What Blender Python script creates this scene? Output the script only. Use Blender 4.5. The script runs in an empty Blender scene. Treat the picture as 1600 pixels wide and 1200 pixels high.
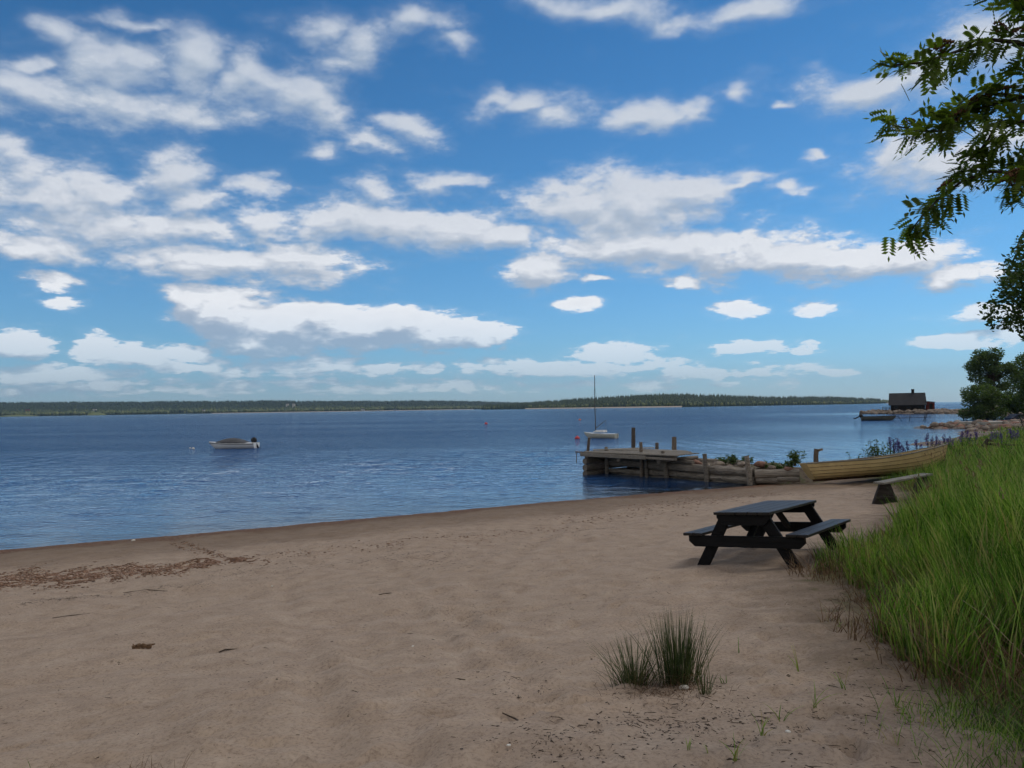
import bpy, bmesh, math, random
import numpy as np
from mathutils import Vector, Matrix, Euler
PI = math.pi; R = math.radians
rng = np.random.default_rng(7); random.seed(7)
sc = bpy.context.scene
col = sc.collection
CAMZ = 3.2; F = 1202.0
ROT = Euler((R(90 + 1.80), 0, 0)).to_matrix() @ Euler((0, 0, R(-0.86))).to_matrix()
SUN_AZ, SUN_EL = R(62), R(52)      # azimuth from +Y towards +X

# ------------------------------------------------------------------ places
def ray(px, py):
    d = ROT @ Vector(((px - 800) / F, -(py - 600) / F, -1.0)); d.normalize(); return d
def W(px, py, z=0.0):
    d = ray(px, py); t = (z - CAMZ) / d.z
    return Vector((d.x * t, d.y * t, z))
def PD(px, py, Y):
    d = ray(px, py); t = Y / d.y
    return Vector((d.x * t, Y, CAMZ + d.z * t))

def vnoise(x, y, seed=0):
    xi = np.floor(x).astype(np.int64); yi = np.floor(y).astype(np.int64)
    fx = x - xi; fy = y - yi
    fx = fx * fx * (3 - 2 * fx); fy = fy * fy * (3 - 2 * fy)
    def h(a, b):
        n = (a * 374761393 + b * 668265263 + seed * 1442695041) & 0xffffffff
        n = ((n ^ (n >> 13)) * 1274126177) & 0xffffffff
        return ((n ^ (n >> 16)) & 0xffff) / 65535.0
    return (h(xi, yi) * (1 - fx) + h(xi + 1, yi) * fx) * (1 - fy) + (h(xi, yi + 1) * (1 - fx) + h(xi + 1, yi + 1) * fx) * fy - 0.5
def fbm(x, y, oct=4, seed=0):
    s = 0; a = 1.0; f = 1.0
    for k in range(oct):
        s = s + a * vnoise(x * f + 17.3 * k, y * f - 9.1 * k, seed + k); a *= 0.5; f *= 2.03
    return s
def seg_dist(pts, x, y):
    d = np.full(x.shape, 1e18)
    for (x0, y0), (x1, y1) in zip(pts[:-1], pts[1:]):
        dx, dy = x1 - x0, y1 - y0
        t = np.clip(((x - x0) * dx + (y - y0) * dy) / (dx * dx + dy * dy + 1e-12), 0, 1)
        d = np.minimum(d, (x - x0 - t * dx) ** 2 + (y - y0 - t * dy) ** 2)
    return np.sqrt(d)
def inside(poly, x, y):
    r = np.zeros(x.shape, bool); n = len(poly)
    for i in range(n):
        x0, y0 = poly[i]; x1, y1 = poly[(i + 1) % n]
        if y0 == y1: continue
        c = ((y0 > y) != (y1 > y)) & (x < (x1 - x0) * (y - y0) / (y1 - y0) + x0)
        r ^= c
    return r
def sdist(edge, close, x, y):
    d = seg_dist(edge, x, y)
    return np.where(inside(edge + close, x, y), d, -d)
def sm(a, b, v):
    t = np.clip((v - a) / (b - a), 0, 1); return t * t * (3 - 2 * t)

COAST = [(-400, -200), (-60, -8.2), (-30, 8.6), (-12.3, 18.5), (-7.7, 21.0), (-3, 23.8), (4.7, 28.2), (9.2, 30.3), (11.5, 32.5), (13, 35),
         (16.5, 39), (23.2, 46.5), (31, 57), (41, 69), (50.5, 82), (56, 89), (51, 94), (57, 99), (68, 104), (82, 116), (96, 140), (106, 170), (116, 200),
         (113, 214), (105, 219), (103, 225), (107, 231), (122, 236), (150, 250), (185, 300), (450, 735), (1400, 2300)]
COAST_C = [(2600, 2300), (2600, -700), (-400, -700)]
GRASS = [(2.7, -30), (2.8, 2.0), (2.95, 4.4), (3.1, 6.2), (3.5, 7.8), (3.9, 9.5), (4.8, 10.9), (6.5, 13.3), (10.2, 19.2), (12.2, 23.5), (13.0, 26.4), (13.5, 28.9), (14.3, 31.0),
         (16.0, 34.5), (18.5, 39.5), (24.2, 46.6), (32.2, 57.3), (42.5, 69), (52.5, 82), (60, 90), (72, 100), (88, 114), (101, 138), (112, 166), (124, 200), (128, 226),
         (150, 244), (188, 299), (454, 732), (1400, 2296)]
GRASS_C = [(2600, 2296), (2600, -700), (2.9, -700)]
RUTS = [([(430, 870), (452, 940), (480, 1030), (510, 1110), (530, 1190)], .12, .032), ([(300, 880), (270, 960), (250, 1060), (240, 1190)], .14, .016),
        ([(560, 862), (640, 900), (720, 960), (790, 1020), (860, 1110)], .10, .030), ([(610, 905), (660, 960), (740, 1040)], .08, .022),
        ([(268, 842), (310, 862), (360, 880)], .10, .03), ([(400, 830), (440, 848), (470, 852)], .09, .02), ([(560, 1000), (600, 1090), (660, 1200)], .10, .022),
        ([(900, 800), (840, 850), (760, 900), (690, 1000)], .16, .025)]
def approx_z(s):
    return np.interp(s, [-200, -40, -6, 0, 5, 10, 14.5, 18.5, 22, 40, 100, 300, 900], [-14, -4, -.75, 0, .30, .60, .92, 1.40, 1.62, 2.1, 3.2, 9, 20])
def h_base(x, y):
    x = np.asarray(x, float); y = np.asarray(y, float)
    s = sdist(COAST, COAST_C, x, y)
    s = s + 0.22 * fbm(x * .35, y * .35, 3, 5) * sm(40, 10, np.hypot(x, y)) 
    z = approx_z(s)
    g = sdist(GRASS, GRASS_C, x, y)
    d = np.hypot(x, y)
    bank = np.interp(d, [0, 8, 16, 30, 60, 110, 160, 240], [1.72, 1.70, 1.5, .98, .82, 1.3, 1.6, .9])
    z = z + np.maximum(bank - z, 0) * sm(-.4, 5.5, g)
    return z, s, g
RUTW = []
def height(x, y, detail=True):
    z, s, g = h_base(x, y)
    if detail:
        near = sm(60, 25, np.hypot(x, y)) * sm(-.2, 1.6, s)
        dim = np.minimum(vnoise(x * 3.4 + 5, y * 3.4, 29) + .12, 0)
        z = z + near * (.085 * fbm(x * .55, y * .55, 3, 11) + .045 * fbm(x * 2.3, y * 2.3, 3, 23) + .022 * fbm(x * 7, y * 7, 2, 31) + .11 * dim * (vnoise(x * .9, y * .9, 33) > -.1))
        for pts, w, dep in RUTW:
            dd = seg_dist(pts, x, y); wv = 1 + .5 * vnoise(x * 3, y * 3, 77)
            z = z - dep * wv * np.exp(-(dd / w) ** 2) + dep * .6 * np.exp(-((dd - 2.1 * w) / (w * .8)) ** 2)
        z = z + .12 * fbm(x * .3, y * .3, 4, 41) * sm(0, 6, g)
        rocky = sm(50, 75, np.hypot(x, y)) * sm(9, 2, np.abs(s))
        z = z + rocky * .55 * (fbm(x * .5, y * .5, 3, 51) + .2)
    return z, s, g
def hz(x, y, detail=True):
    return float(height(np.array([float(x)]), np.array([float(y)]), detail)[0][0])
def G(px, py, detail=True):
    d = ray(px, py); t = 1.0; last = t; o = Vector((0, 0, CAMZ))
    while t < 600:
        p = o + d * t
        if p.z < hz(p.x, p.y, detail):
            a, b = last, t
            for _ in range(14):
                m = (a + b) / 2; p = o + d * m
                if p.z < hz(p.x, p.y, detail): b = m
                else: a = m
            p = o + d * b; return p
        last = t; t *= 1.04
    return W(px, py, 0)
for pts, w, dep in RUTS:
    RUTW.append(([tuple(G(a, b, False)[:2]) for a, b in pts], w, dep))

# ------------------------------------------------------------------ materials
def mat(name):
    m = bpy.data.materials.new(name); m.use_nodes = True; nt = m.node_tree
    for n in list(nt.nodes): nt.nodes.remove(n)
    out = nt.nodes.new('ShaderNodeOutputMaterial'); return m, nt, out
def N(nt, typ, **kw):
    n = nt.nodes.new(typ)
    for k, v in kw.items():
        if k.startswith('i_'):
            key = k[2:]
            n.inputs[int(key) if key.isdigit() else key.replace('_', ' ')].default_value = v
        else: setattr(n, k, v)
    return n
def ramp(nt, stops, fac=None, interp='LINEAR'):
    n = nt.nodes.new('ShaderNodeValToRGB'); e = n.color_ramp.elements; n.color_ramp.interpolation = interp
    while len(e) > 1: e.remove(e[-1])
    e[0].position = stops[0][0]; e[0].color = (*stops[0][1], 1)
    for p, c in stops[1:]:
        q = e.new(p); q.color = (*c, 1)
    if fac is not None: nt.links.new(fac, n.inputs[0])
    return n
def mixc(nt, fac, a, b, mode='MIX'):
    n = nt.nodes.new('ShaderNodeMix'); n.data_type = 'RGBA'; n.blend_type = mode
    for i, v in ((0, fac), (6, a), (7, b)):
        if hasattr(v, 'links') or hasattr(v, 'is_linked'): nt.links.new(v, n.inputs[i])
        else: n.inputs[i].default_value = v if i == 0 else (*v, 1)
    return n.outputs[2]
def math_(nt, op, a, b=None, c=None, clamp=False):
    n = nt.nodes.new('ShaderNodeMath'); n.operation = op; n.use_clamp = clamp
    for i, v in enumerate((a, b, c)):
        if v is None: continue
        if hasattr(v, 'is_linked'): nt.links.new(v, n.inputs[i])
        else: n.inputs[i].default_value = v
    return n.outputs[0]
def noise(nt, vec, scale, detail=4, rough=.55, dist=0.0, dim='3D'):
    n = N(nt, 'ShaderNodeTexNoise', noise_dimensions=dim, i_Scale=scale, i_Detail=detail, i_Roughness=rough, i_Distortion=dist)
    if vec is not None: nt.links.new(vec, n.inputs['Vector'])
    return n.outputs[0]
def mapping(nt, vec, scale=(1, 1, 1), loc=(0, 0, 0), rot=(0, 0, 0)):
    n = N(nt, 'ShaderNodeMapping'); nt.links.new(vec, n.inputs[0])
    n.inputs['Location'].default_value = loc; n.inputs['Rotation'].default_value = rot; n.inputs['Scale'].default_value = scale
    return n.outputs[0]
def bump(nt, h, strength=.5, dist=.01, normal=None):
    n = N(nt, 'ShaderNodeBump', i_Strength=strength, i_Distance=dist); nt.links.new(h, n.inputs['Height'])
    if normal is not None: nt.links.new(normal, n.inputs['Normal'])
    return n.outputs[0]
def principled(nt, out, colr, rough=.8, nrm=None, spec=.3, metal=0):
    b = N(nt, 'ShaderNodeBsdfPrincipled')
    for key, v in (('Base Color', colr), ('Roughness', rough), ('Normal', nrm), ('Specular IOR Level', spec), ('Metallic', metal)):
        if v is None: continue
        if hasattr(v, 'is_linked'): nt.links.new(v, b.inputs[key])
        elif key == 'Base Color': b.inputs[key].default_value = (*v, 1)
        else: b.inputs[key].default_value = v
    nt.links.new(b.outputs[0], out.inputs[0]); return b

def wood_mat(name, dark, light, sx=1.2, sy=14, rough=.85, bs=.6, bd=.006, stain=None, spec=.25):
    m, nt, out = mat(name)
    tc = N(nt, 'ShaderNodeTexCoord'); oi = N(nt, 'ShaderNodeObjectInfo')
    off = N(nt, 'ShaderNodeVectorMath', operation='ADD'); nt.links.new(tc.outputs['Object'], off.inputs[0])
    cb = N(nt, 'ShaderNodeCombineXYZ'); nt.links.new(math_(nt, 'MULTIPLY', oi.outputs['Random'], 37.0), cb.inputs[0]); nt.links.new(cb.outputs[0], off.inputs[1])
    v = mapping(nt, off.outputs[0], (sx, sy, sy))
    n1 = noise(nt, v, 2.2, 8, .65, .3); n2 = noise(nt, off.outputs[0], 1.7, 4, .6)
    c = ramp(nt, [(.25, dark), (.5, tuple((a + b) / 2 for a, b in zip(dark, light))), (.75, light)], n1).outputs[0]
    c2 = mixc(nt, math_(nt, 'MULTIPLY', n2, .7), c, stain or tuple(a * .7 for a in dark))
    val = N(nt, 'ShaderNodeHueSaturation'); nt.links.new(c2, val.inputs['Color'])
    nt.links.new(math_(nt, 'MULTIPLY_ADD', oi.outputs['Random'], .5, .75), val.inputs['Value'])
    cr = ramp(nt, [(.38, (0, 0, 0)), (.46, (1, 1, 1))], noise(nt, mapping(nt, off.outputs[0], (sx * .6, sy * 2, sy * 2)), 2.0, 5)).outputs[0]
    c3 = mixc(nt, .55, val.outputs[0], cr, 'MULTIPLY')
    principled(nt, out, c3, rough, bump(nt, math_(nt, 'ADD', n1, cr), bs, bd), spec)
    return m
def plain_mat(name, c, rough=.6, var=.25, scale=6, spec=.4, bs=.15, bd=.004, metal=0, c2=None):
    m, nt, out = mat(name); tc = N(nt, 'ShaderNodeTexCoord')
    n = noise(nt, tc.outputs['Object'], scale, 6, .6)
    b = c2 or tuple(x * (1 - var) for x in c)
    cc = ramp(nt, [(.3, b), (.7, c)], n).outputs[0]
    principled(nt, out, cc, rough, bump(nt, n, bs, bd), spec, metal); return m
def leaf_mat(name, stops, trans=.35, rough=.55, tcol=None):
    m, nt, out = mat(name)
    a = N(nt, 'ShaderNodeAttribute', attribute_name='rnd'); tc = N(nt, 'ShaderNodeTexCoord')
    big = noise(nt, tc.outputs['Object'], .9, 3)
    f = math_(nt, 'ADD', math_(nt, 'MULTIPLY', a.outputs['Fac'], .7), math_(nt, 'MULTIPLY', big, .4), clamp=True)
    c = ramp(nt, stops, f).outputs[0]
    b = N(nt, 'ShaderNodeBsdfPrincipled', i_Roughness=rough); b.inputs['Specular IOR Level'].default_value = .25
    nt.links.new(c, b.inputs['Base Color'])
    t = N(nt, 'ShaderNodeBsdfTranslucent'); nt.links.new(mixc(nt, 1.0, c, tcol or (1.3, 1.5, .6), 'MULTIPLY'), t.inputs[0])
    mx = N(nt, 'ShaderNodeMixShader', i_0=trans); nt.links.new(b.outputs[0], mx.inputs[1]); nt.links.new(t.outputs[0], mx.inputs[2])
    nt.links.new(mx.outputs[0], out.inputs[0]); return m
M = {}
M['log'] = wood_mat('weathered_log', (.14, .122, .10), (.50, .455, .39), 1.0, 9, stain=(.09, .065, .045))
M['deckwood'] = wood_mat('deck_board', (.22, .20, .17), (.54, .49, .42), .8, 10, stain=(.14, .12, .09))
M['postwood'] = wood_mat('post_wood', (.10, .075, .055), (.36, .30, .24), 9, 9, stain=(.06, .045, .035))
M['blackwood'] = wood_mat('black_stained_wood', (.004, .004, .005), (.012, .012, .014), .8, 12, .6, .5, .003, stain=(.005, .005, .005), spec=.15)
M['blackwood_top'] = wood_mat('black_stained_top', (.010, .008, .007), (.032, .026, .022), .8, 12, .5, .5, .003, stain=(.014, .011, .010), spec=.3)
M['benchwood'] = wood_mat('bench_wood', (.13, .12, .10), (.38, .36, .32), .9, 11)
M['darkboard'] = wood_mat('dark_board', (.035, .028, .025), (.11, .095, .085), .9, 8)
M['cabinwood'] = wood_mat('tarred_wood', (.010, .008, .007), (.035, .025, .02), 4, 4)
M['falured'] = wood_mat('falu_red_wood', (.09, .018, .013), (.17, .034, .022), 5, 1, stain=(.1, .02, .015))
M['roofing'] = plain_mat('bitumen_roof', (.036, .037, .043), .9, .35, .8)
M['yellow'] = plain_mat('yellow_boat_paint', (.60, .455, .22), .5, .22, 3, .2, c2=(.46, .34, .16))
M['gunwale'] = wood_mat('grey_gunwale_wood', (.16, .15, .13), (.42, .39, .33), 1, 9)
M['antifoul'] = plain_mat('dark_keel_wood', (.10, .05, .03), .7, .4, 5)
M['white'] = plain_mat('white_gelcoat', (.80, .80, .78), .3, .12, 3, .5)
M['creamhull'] = plain_mat('cream_gelcoat', (.55, .54, .44), .35, .2, 3, .5)
M['tarp'] = plain_mat('grey_tarpaulin', (.10, .105, .115), .8, .3, 4, .3, .5, .02)
M['black'] = plain_mat('black_plastic', (.012, .012, .014), .45, .3, 9, .4)
M['greyhull'] = plain_mat('dull_grey_hull', (.11, .11, .085), .6, .4, 3)
M['metal'] = plain_mat('dark_metal', (.10, .10, .11), .4, .3, 9, .5, metal=.7)
M['mast'] = plain_mat('grey_mast_aluminium', (.10, .10, .105), .45, .2, 9, .5, metal=.4)
M['redbuoy'] = plain_mat('red_buoy_plastic', (.65, .055, .06), .4, .2)
M['orangebuoy'] = plain_mat('orange_buoy_plastic', (.75, .22, .10), .4, .2)
M['whitebuoy'] = plain_mat('white_buoy_plastic', (.75, .74, .68), .4, .2)
M['rock'] = plain_mat('grey_granite', (.34, .29, .24), .9, .4, 1.2, .2, .8, .03, c2=(.11, .085, .068))
M['redrock'] = plain_mat('reddish_granite', (.33, .19, .14), .9, .4, 3, .2, .8, .03, c2=(.17, .10, .08))
M['concrete'] = plain_mat('pale_concrete', (.40, .39, .35), .9, .25, 2)
M['shell'] = plain_mat('shell_white', (.72, .70, .64), .5, .1)
M['bark'] = wood_mat('tree_bark', (.035, .028, .022), (.13, .11, .09), 8, 8, .9, .8, .01)
M['driftwood'] = wood_mat('driftwood', (.09, .050, .028), (.42, .27, .16), 3, 22, bs=.9)
M['twig'] = plain_mat('dry_twig', (.075, .052, .038), .9, .5, 20)
M['carpaint'] = plain_mat('dark_blue_car_paint', (.02, .03, .06), .3, .1)
M['glass'] = plain_mat('dark_glass', (.02, .025, .03), .08, .1, 1, .6)
M['wallpale'] = plain_mat('pale_house_wall', (.62, .60, .54), .8, .1, 1)
M['wallred'] = plain_mat('red_house_wall', (.26, .06, .04), .8, .1, 1)
M['meadowfar'] = plain_mat('far_meadow', (.16, .19, .055), .95, .3, .02)
M['sandfar'] = plain_mat('far_beach_sand', (.46, .40, .33), .95, .2, .05)
M['rowanleaf'] = leaf_mat('rowan_leaf', [(0, (.038, .058, .013)), (.55, (.09, .135, .026)), (1, (.19, .25, .055))], .55)
M['rowanflower'] = plain_mat('rowan_flower_head', (.17, .085, .038), .9, .5, 30)
M['mapleleaf'] = leaf_mat('broad_leaf', [(0, (.020, .036, .010)), (.6, (.045, .078, .018)), (1, (.09, .14, .03))], .38)
M['alderleaf'] = leaf_mat('alder_leaf', [(0, (.035, .060, .020)), (.6, (.08, .125, .036)), (1, (.16, .23, .07))], .35)
M['brightleaf'] = leaf_mat('bright_bush_leaf', [(0, (.03, .055, .014)), (.6, (.055, .10, .022)), (1, (.09, .15, .035))], .3)
M['needle'] = leaf_mat('spruce_needle', [(0, (.010, .018, .009)), (1, (.028, .042, .018))], .1)
M['plantleaf'] = leaf_mat('shore_plant_leaf', [(0, (.04, .07, .022)), (.6, (.075, .125, .04)), (1, (.13, .19, .06))], .3)
M['lupin'] = leaf_mat('lupin_blossom', [(0, (.055, .03, .16)), (.6, (.10, .06, .26)), (1, (.22, .14, .38))], .2, tcol=(1, 1, 1))
M['pinkflower'] = leaf_mat('pink_blossom', [(0, (.3, .12, .16)), (1, (.5, .25, .28))], .2, tcol=(1, 1, 1))
M['rush'] = leaf_mat('rush_stem', [(0, (.018, .030, .012)), (.5, (.040, .066, .022)), (.8, (.075, .10, .035)), (.93, (.16, .12, .06)), (1, (.20, .15, .085))], .15)
M['drygrass'] = leaf_mat('dry_grass', [(0, (.055, .030, .018)), (.6, (.15, .085, .045)), (.85, (.22, .16, .09)), (1, (.36, .31, .19))], .2, tcol=(1, 1, .8))
M['farconifer'] = leaf_mat('far_conifer', [(0, (.014, .028, .012)), (.6, (.032, .060, .020)), (1, (.075, .11, .036))], 0)
M['fardecid'] = leaf_mat('far_deciduous', [(0, (.055, .08, .025)), (.6, (.12, .155, .05)), (1, (.24, .25, .09))], 0)
M['seaweed'] = leaf_mat('bark_chip', [(0, (.07, .038, .024)), (.45, (.17, .095, .058)), (.75, (.30, .18, .12)), (.9, (.45, .34, .25)), (1, (.62, .52, .42))], 0, .9)

def grass_mat():
    m, nt, out = mat('meadow_grass')
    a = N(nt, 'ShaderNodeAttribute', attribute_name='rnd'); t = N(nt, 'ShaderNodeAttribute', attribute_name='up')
    geo = N(nt, 'ShaderNodeNewGeometry')
    big = noise(nt, geo.outputs['Position'], .55, 3, .6)
    f = math_(nt, 'ADD', math_(nt, 'MULTIPLY', a.outputs['Fac'], .60), math_(nt, 'MULTIPLY_ADD', big, 1.0, math_(nt, 'MULTIPLY_ADD', noise(nt, geo.outputs['Position'], 2.6, 2, .5), .7, -.62)), clamp=True)
    c = ramp(nt, [(.14, (.020, .046, .008)), (.34, (.060, .140, .018)), (.52, (.125, .26, .035)), (.66, (.25, .38, .08)), (.78, (.42, .42, .18)), (.88, (.36, .26, .13)), (1, (.45, .38, .24))], f).outputs[0]
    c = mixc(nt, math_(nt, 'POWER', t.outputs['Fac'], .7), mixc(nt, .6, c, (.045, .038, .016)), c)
    b = N(nt, 'ShaderNodeBsdfPrincipled', i_Roughness=.5); b.inputs['Specular IOR Level'].default_value = .25
    nt.links.new(c, b.inputs['Base Color'])
    tr = N(nt, 'ShaderNodeBsdfTranslucent'); nt.links.new(mixc(nt, 1.0, c, (1.3, 1.5, .5), 'MULTIPLY'), tr.inputs[0])
    mx = N(nt, 'ShaderNodeMixShader', i_0=.35); nt.links.new(b.outputs[0], mx.inputs[1]); nt.links.new(tr.outputs[0], mx.inputs[2])
    nt.links.new(mx.outputs[0], out.inputs[0]); return m
M['grass'] = grass_mat()

def ground_mat():
    m, nt, out = mat('beach_and_turf')
    geo = N(nt, 'ShaderNodeNewGeometry'); P = geo.outputs['Position']
    s = N(nt, 'ShaderNodeAttribute', attribute_name='shore').outputs['Fac']
    g = N(nt, 'ShaderNodeAttribute', attribute_name='turf').outputs['Fac']
    st = N(nt, 'ShaderNodeAttribute', attribute_name='stony').outputs['Fac']
    fine = noise(nt, P, 38, 5, .75); mid = noise(nt, P, 3.2, 6, .6, .4); big = noise(nt, P, .55, 4, .6)
    sand = ramp(nt, [(.28, (.295, .224, .172)), (.5, (.385, .300, .234)), (.72, (.455, .365, .287))], mid).outputs[0]
    sand = mixc(nt, math_(nt, 'MULTIPLY', big, .55), sand, (.34, .265, .195))
    sand = mixc(nt, .5, sand, ramp(nt, [(.36, (.34, .30, .28)), (.5, (.86, .86, .86)), (.62, (1.0, 1.0, 1.0))], fine).outputs[0], 'MULTIPLY')
    # crumbs of bark and soil, thicker in patches
    vor = N(nt, 'ShaderNodeTexVoronoi', feature='F1', i_Scale=17.0, i_Randomness=1.0); nt.links.new(mapping(nt, P, (1, 1.0, 0)), vor.inputs['Vector'])
    sp = N(nt, 'ShaderNodeSeparateColor'); nt.links.new(vor.outputs['Color'], sp.inputs[0])
    size = math_(nt, 'MULTIPLY', math_(nt, 'POWER', sp.outputs[0], 6.0), .26)
    speck = math_(nt, 'GREATER_THAN', size, vor.outputs['Distance'])
    patch = ramp(nt, [(.42, (.12,) * 3), (.62, (1,) * 3)], noise(nt, P, .8, 5, .65)).outputs[0]
    sand = mixc(nt, math_(nt, 'MULTIPLY', speck, math_(nt, 'MULTIPLY', patch, .8)), sand, (.055, .038, .028))
    # wet strip by the water
    edge = math_(nt, 'ADD', s, math_(nt, 'MULTIPLY_ADD', noise(nt, P, .9, 5, .6), 1.8, -.7))
    wet = ramp(nt, [(0, (1,) * 3), (.12, (.95,) * 3), (.2, (.66,) * 3), (.50, (.50,) * 3), (.66, (.0,) * 3)], math_(nt, 'DIVIDE', edge, 8.0)).outputs[0]
    wetc = mixc(nt, mid, (.105, .068, .044), (.165, .118, .080))
    sand = mixc(nt, wet, sand, wetc)
    peb = N(nt, 'ShaderNodeTexVoronoi', feature='F1', i_Scale=24.0); nt.links.new(P, peb.inputs['Vector'])
    pc = ramp(nt, [(0, (.05, .03, .02)), (.5, (.15, .075, .05)), (.85, (.24, .15, .11)), (1, (.38, .33, .28))], peb.outputs['Color']).outputs[0]
    band = ramp(nt, [(0, (.8,) * 3), (.05, (.95,) * 3), (.13, (.35,) * 3), (.2, (0,) * 3)], math_(nt, 'DIVIDE', edge, 8.0)).outputs[0]
    sand = mixc(nt, math_(nt, 'MULTIPLY', band, .75), sand, pc)
    under = ramp(nt, [(0, (0,) * 3), (1, (1,) * 3)], math_(nt, 'MULTIPLY', s, -.5)).outputs[0]
    sand = mixc(nt, under, sand, (.085, .070, .050))
    turf = ramp(nt, [(.3, (.020, .028, .010)), (.5, (.045, .060, .018)), (.7, (.09, .10, .035))], noise(nt, P, 2.5, 6, .65)).outputs[0]
    farf = noise(nt, P, .12, 5, .6)
    turf = mixc(nt, ramp(nt, [(.45, (0,) * 3), (.65, (.7,) * 3)], farf).outputs[0], turf, (.12, .13, .045))
    gn = math_(nt, 'ADD', g, math_(nt, 'MULTIPLY_ADD', noise(nt, P, 2.0, 6, .7), 2.4, -1.2))
    gm = ramp(nt, [(0, (0,) * 3), (.35, (1,) * 3)], math_(nt, 'MULTIPLY_ADD', gn, .5, .15)).outputs[0]
    soil = ramp(nt, [(0, (0,) * 3), (.5, (.75,) * 3), (1, (0,) * 3)], math_(nt, 'MULTIPLY_ADD', gn, .35, .5)).outputs[0]
    c = mixc(nt, soil, sand, (.075, .055, .038))
    c = mixc(nt, gm, c, turf)
    stc = ramp(nt, [(.3, (.07, .055, .045)), (.5, (.20, .165, .14)), (.75, (.34, .30, .26))], noise(nt, P, 1.1, 6, .7)).outputs[0]
    c = mixc(nt, st, c, stc)
    hgt = math_(nt, 'ADD', math_(nt, 'MULTIPLY', fine, .35), math_(nt, 'MULTIPLY', noise(nt, P, 13, 4, .6), 1.0))
    hgt = math_(nt, 'ADD', hgt, math_(nt, 'MULTIPLY', speck, .25))
    b = principled(nt, out, c, .95, bump(nt, hgt, .55, .018), .04)
    rr = ramp(nt, [(0, (.95,) * 3), (1, (.8,) * 3)], wet).outputs[0]; nt.links.new(rr, b.inputs['Roughness'])
    return m
M['ground'] = ground_mat()

def water_mat():
    m, nt, out = mat('lake_water')
    geo = N(nt, 'ShaderNodeNewGeometry'); P = geo.outputs['Position']
    dep = N(nt, 'ShaderNodeAttribute', attribute_name='depth').outputs['Fac']
    mv = mapping(nt, P, (1.15, 1.7, 1), rot=(0, 0, R(-14)))
    w1 = noise(nt, mv, 2.7, 2, .45, .2)
    w2 = noise(nt, mapping(nt, P, (1.0, 1.5, 1), rot=(0, 0, R(22))), 7.5, 3, .5, .2)
    w3 = noise(nt, mapping(nt, P, (.22, .45, 1), rot=(0, 0, R(-8))), .9, 4, .55)
    gust = ramp(nt, [(.35, (.7,) * 3), (.65, (1.25,) * 3)], noise(nt, mapping(nt, P, (.010, .035, 1)), 1.0, 4, .6)).outputs[0]
    h = math_(nt, 'ADD', math_(nt, 'MULTIPLY', w1, .20), math_(nt, 'MULTIPLY', w2, .050))
    calm = math_(nt, 'MINIMUM', math_(nt, 'MULTIPLY_ADD', dep, .20, .10), 1.0)
    gust = math_(nt, 'MULTIPLY', gust, calm)
    h = math_(nt, 'MULTIPLY', math_(nt, 'ADD', h, math_(nt, 'MULTIPLY', w3, .55)), gust)
    nrm = bump(nt, h, 1.0, 1.0)
    dif = N(nt, 'ShaderNodeBsdfDiffuse'); dif.inputs[0].default_value = (.014, .056, .165, 1)
    tr = N(nt, 'ShaderNodeBsdfTransparent'); tr.inputs[0].default_value = (.60, .52, .42, 1)
    op = math_(nt, 'SUBTRACT', 1.0, math_(nt, 'EXPONENT', math_(nt, 'MULTIPLY', dep, -2.2)))
    body = N(nt, 'ShaderNodeMixShader'); nt.links.new(op, body.inputs[0]); nt.links.new(tr.outputs[0], body.inputs[1]); nt.links.new(dif.outputs[0], body.inputs[2])
    gl = N(nt, 'ShaderNodeBsdfGlossy', i_Roughness=.06); gl.inputs[0].default_value = (.79, .91, 1, 1); nt.links.new(nrm, gl.inputs['Normal'])
    fr = N(nt, 'ShaderNodeFresnel', i_IOR=1.333); nt.links.new(nrm, fr.inputs['Normal'])
    mx = N(nt, 'ShaderNodeMixShader'); nt.links.new(fr.outputs[0], mx.inputs[0]); nt.links.new(body.outputs[0], mx.inputs[1]); nt.links.new(gl.outputs[0], mx.inputs[2])
    nt.links.new(mx.outputs[0], out.inputs[0]); return m
M['water'] = water_mat()
def hill_mat():
    m, nt, out = mat('far_forest_floor'); geo = N(nt, 'ShaderNodeNewGeometry')
    n = noise(nt, geo.outputs['Position'], .004, 5, .6); n2 = noise(nt, geo.outputs['Position'], .05, 4, .6)
    c = ramp(nt, [(.35, (.018, .03, .014)), (.6, (.03, .048, .02)), (.72, (.08, .10, .035))], math_(nt, 'ADD', math_(nt, 'MULTIPLY', n, .8), math_(nt, 'MULTIPLY', n2, .2))).outputs[0]
    principled(nt, out, c, .95, None, .1); return m
M['hill'] = hill_mat()

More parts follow.
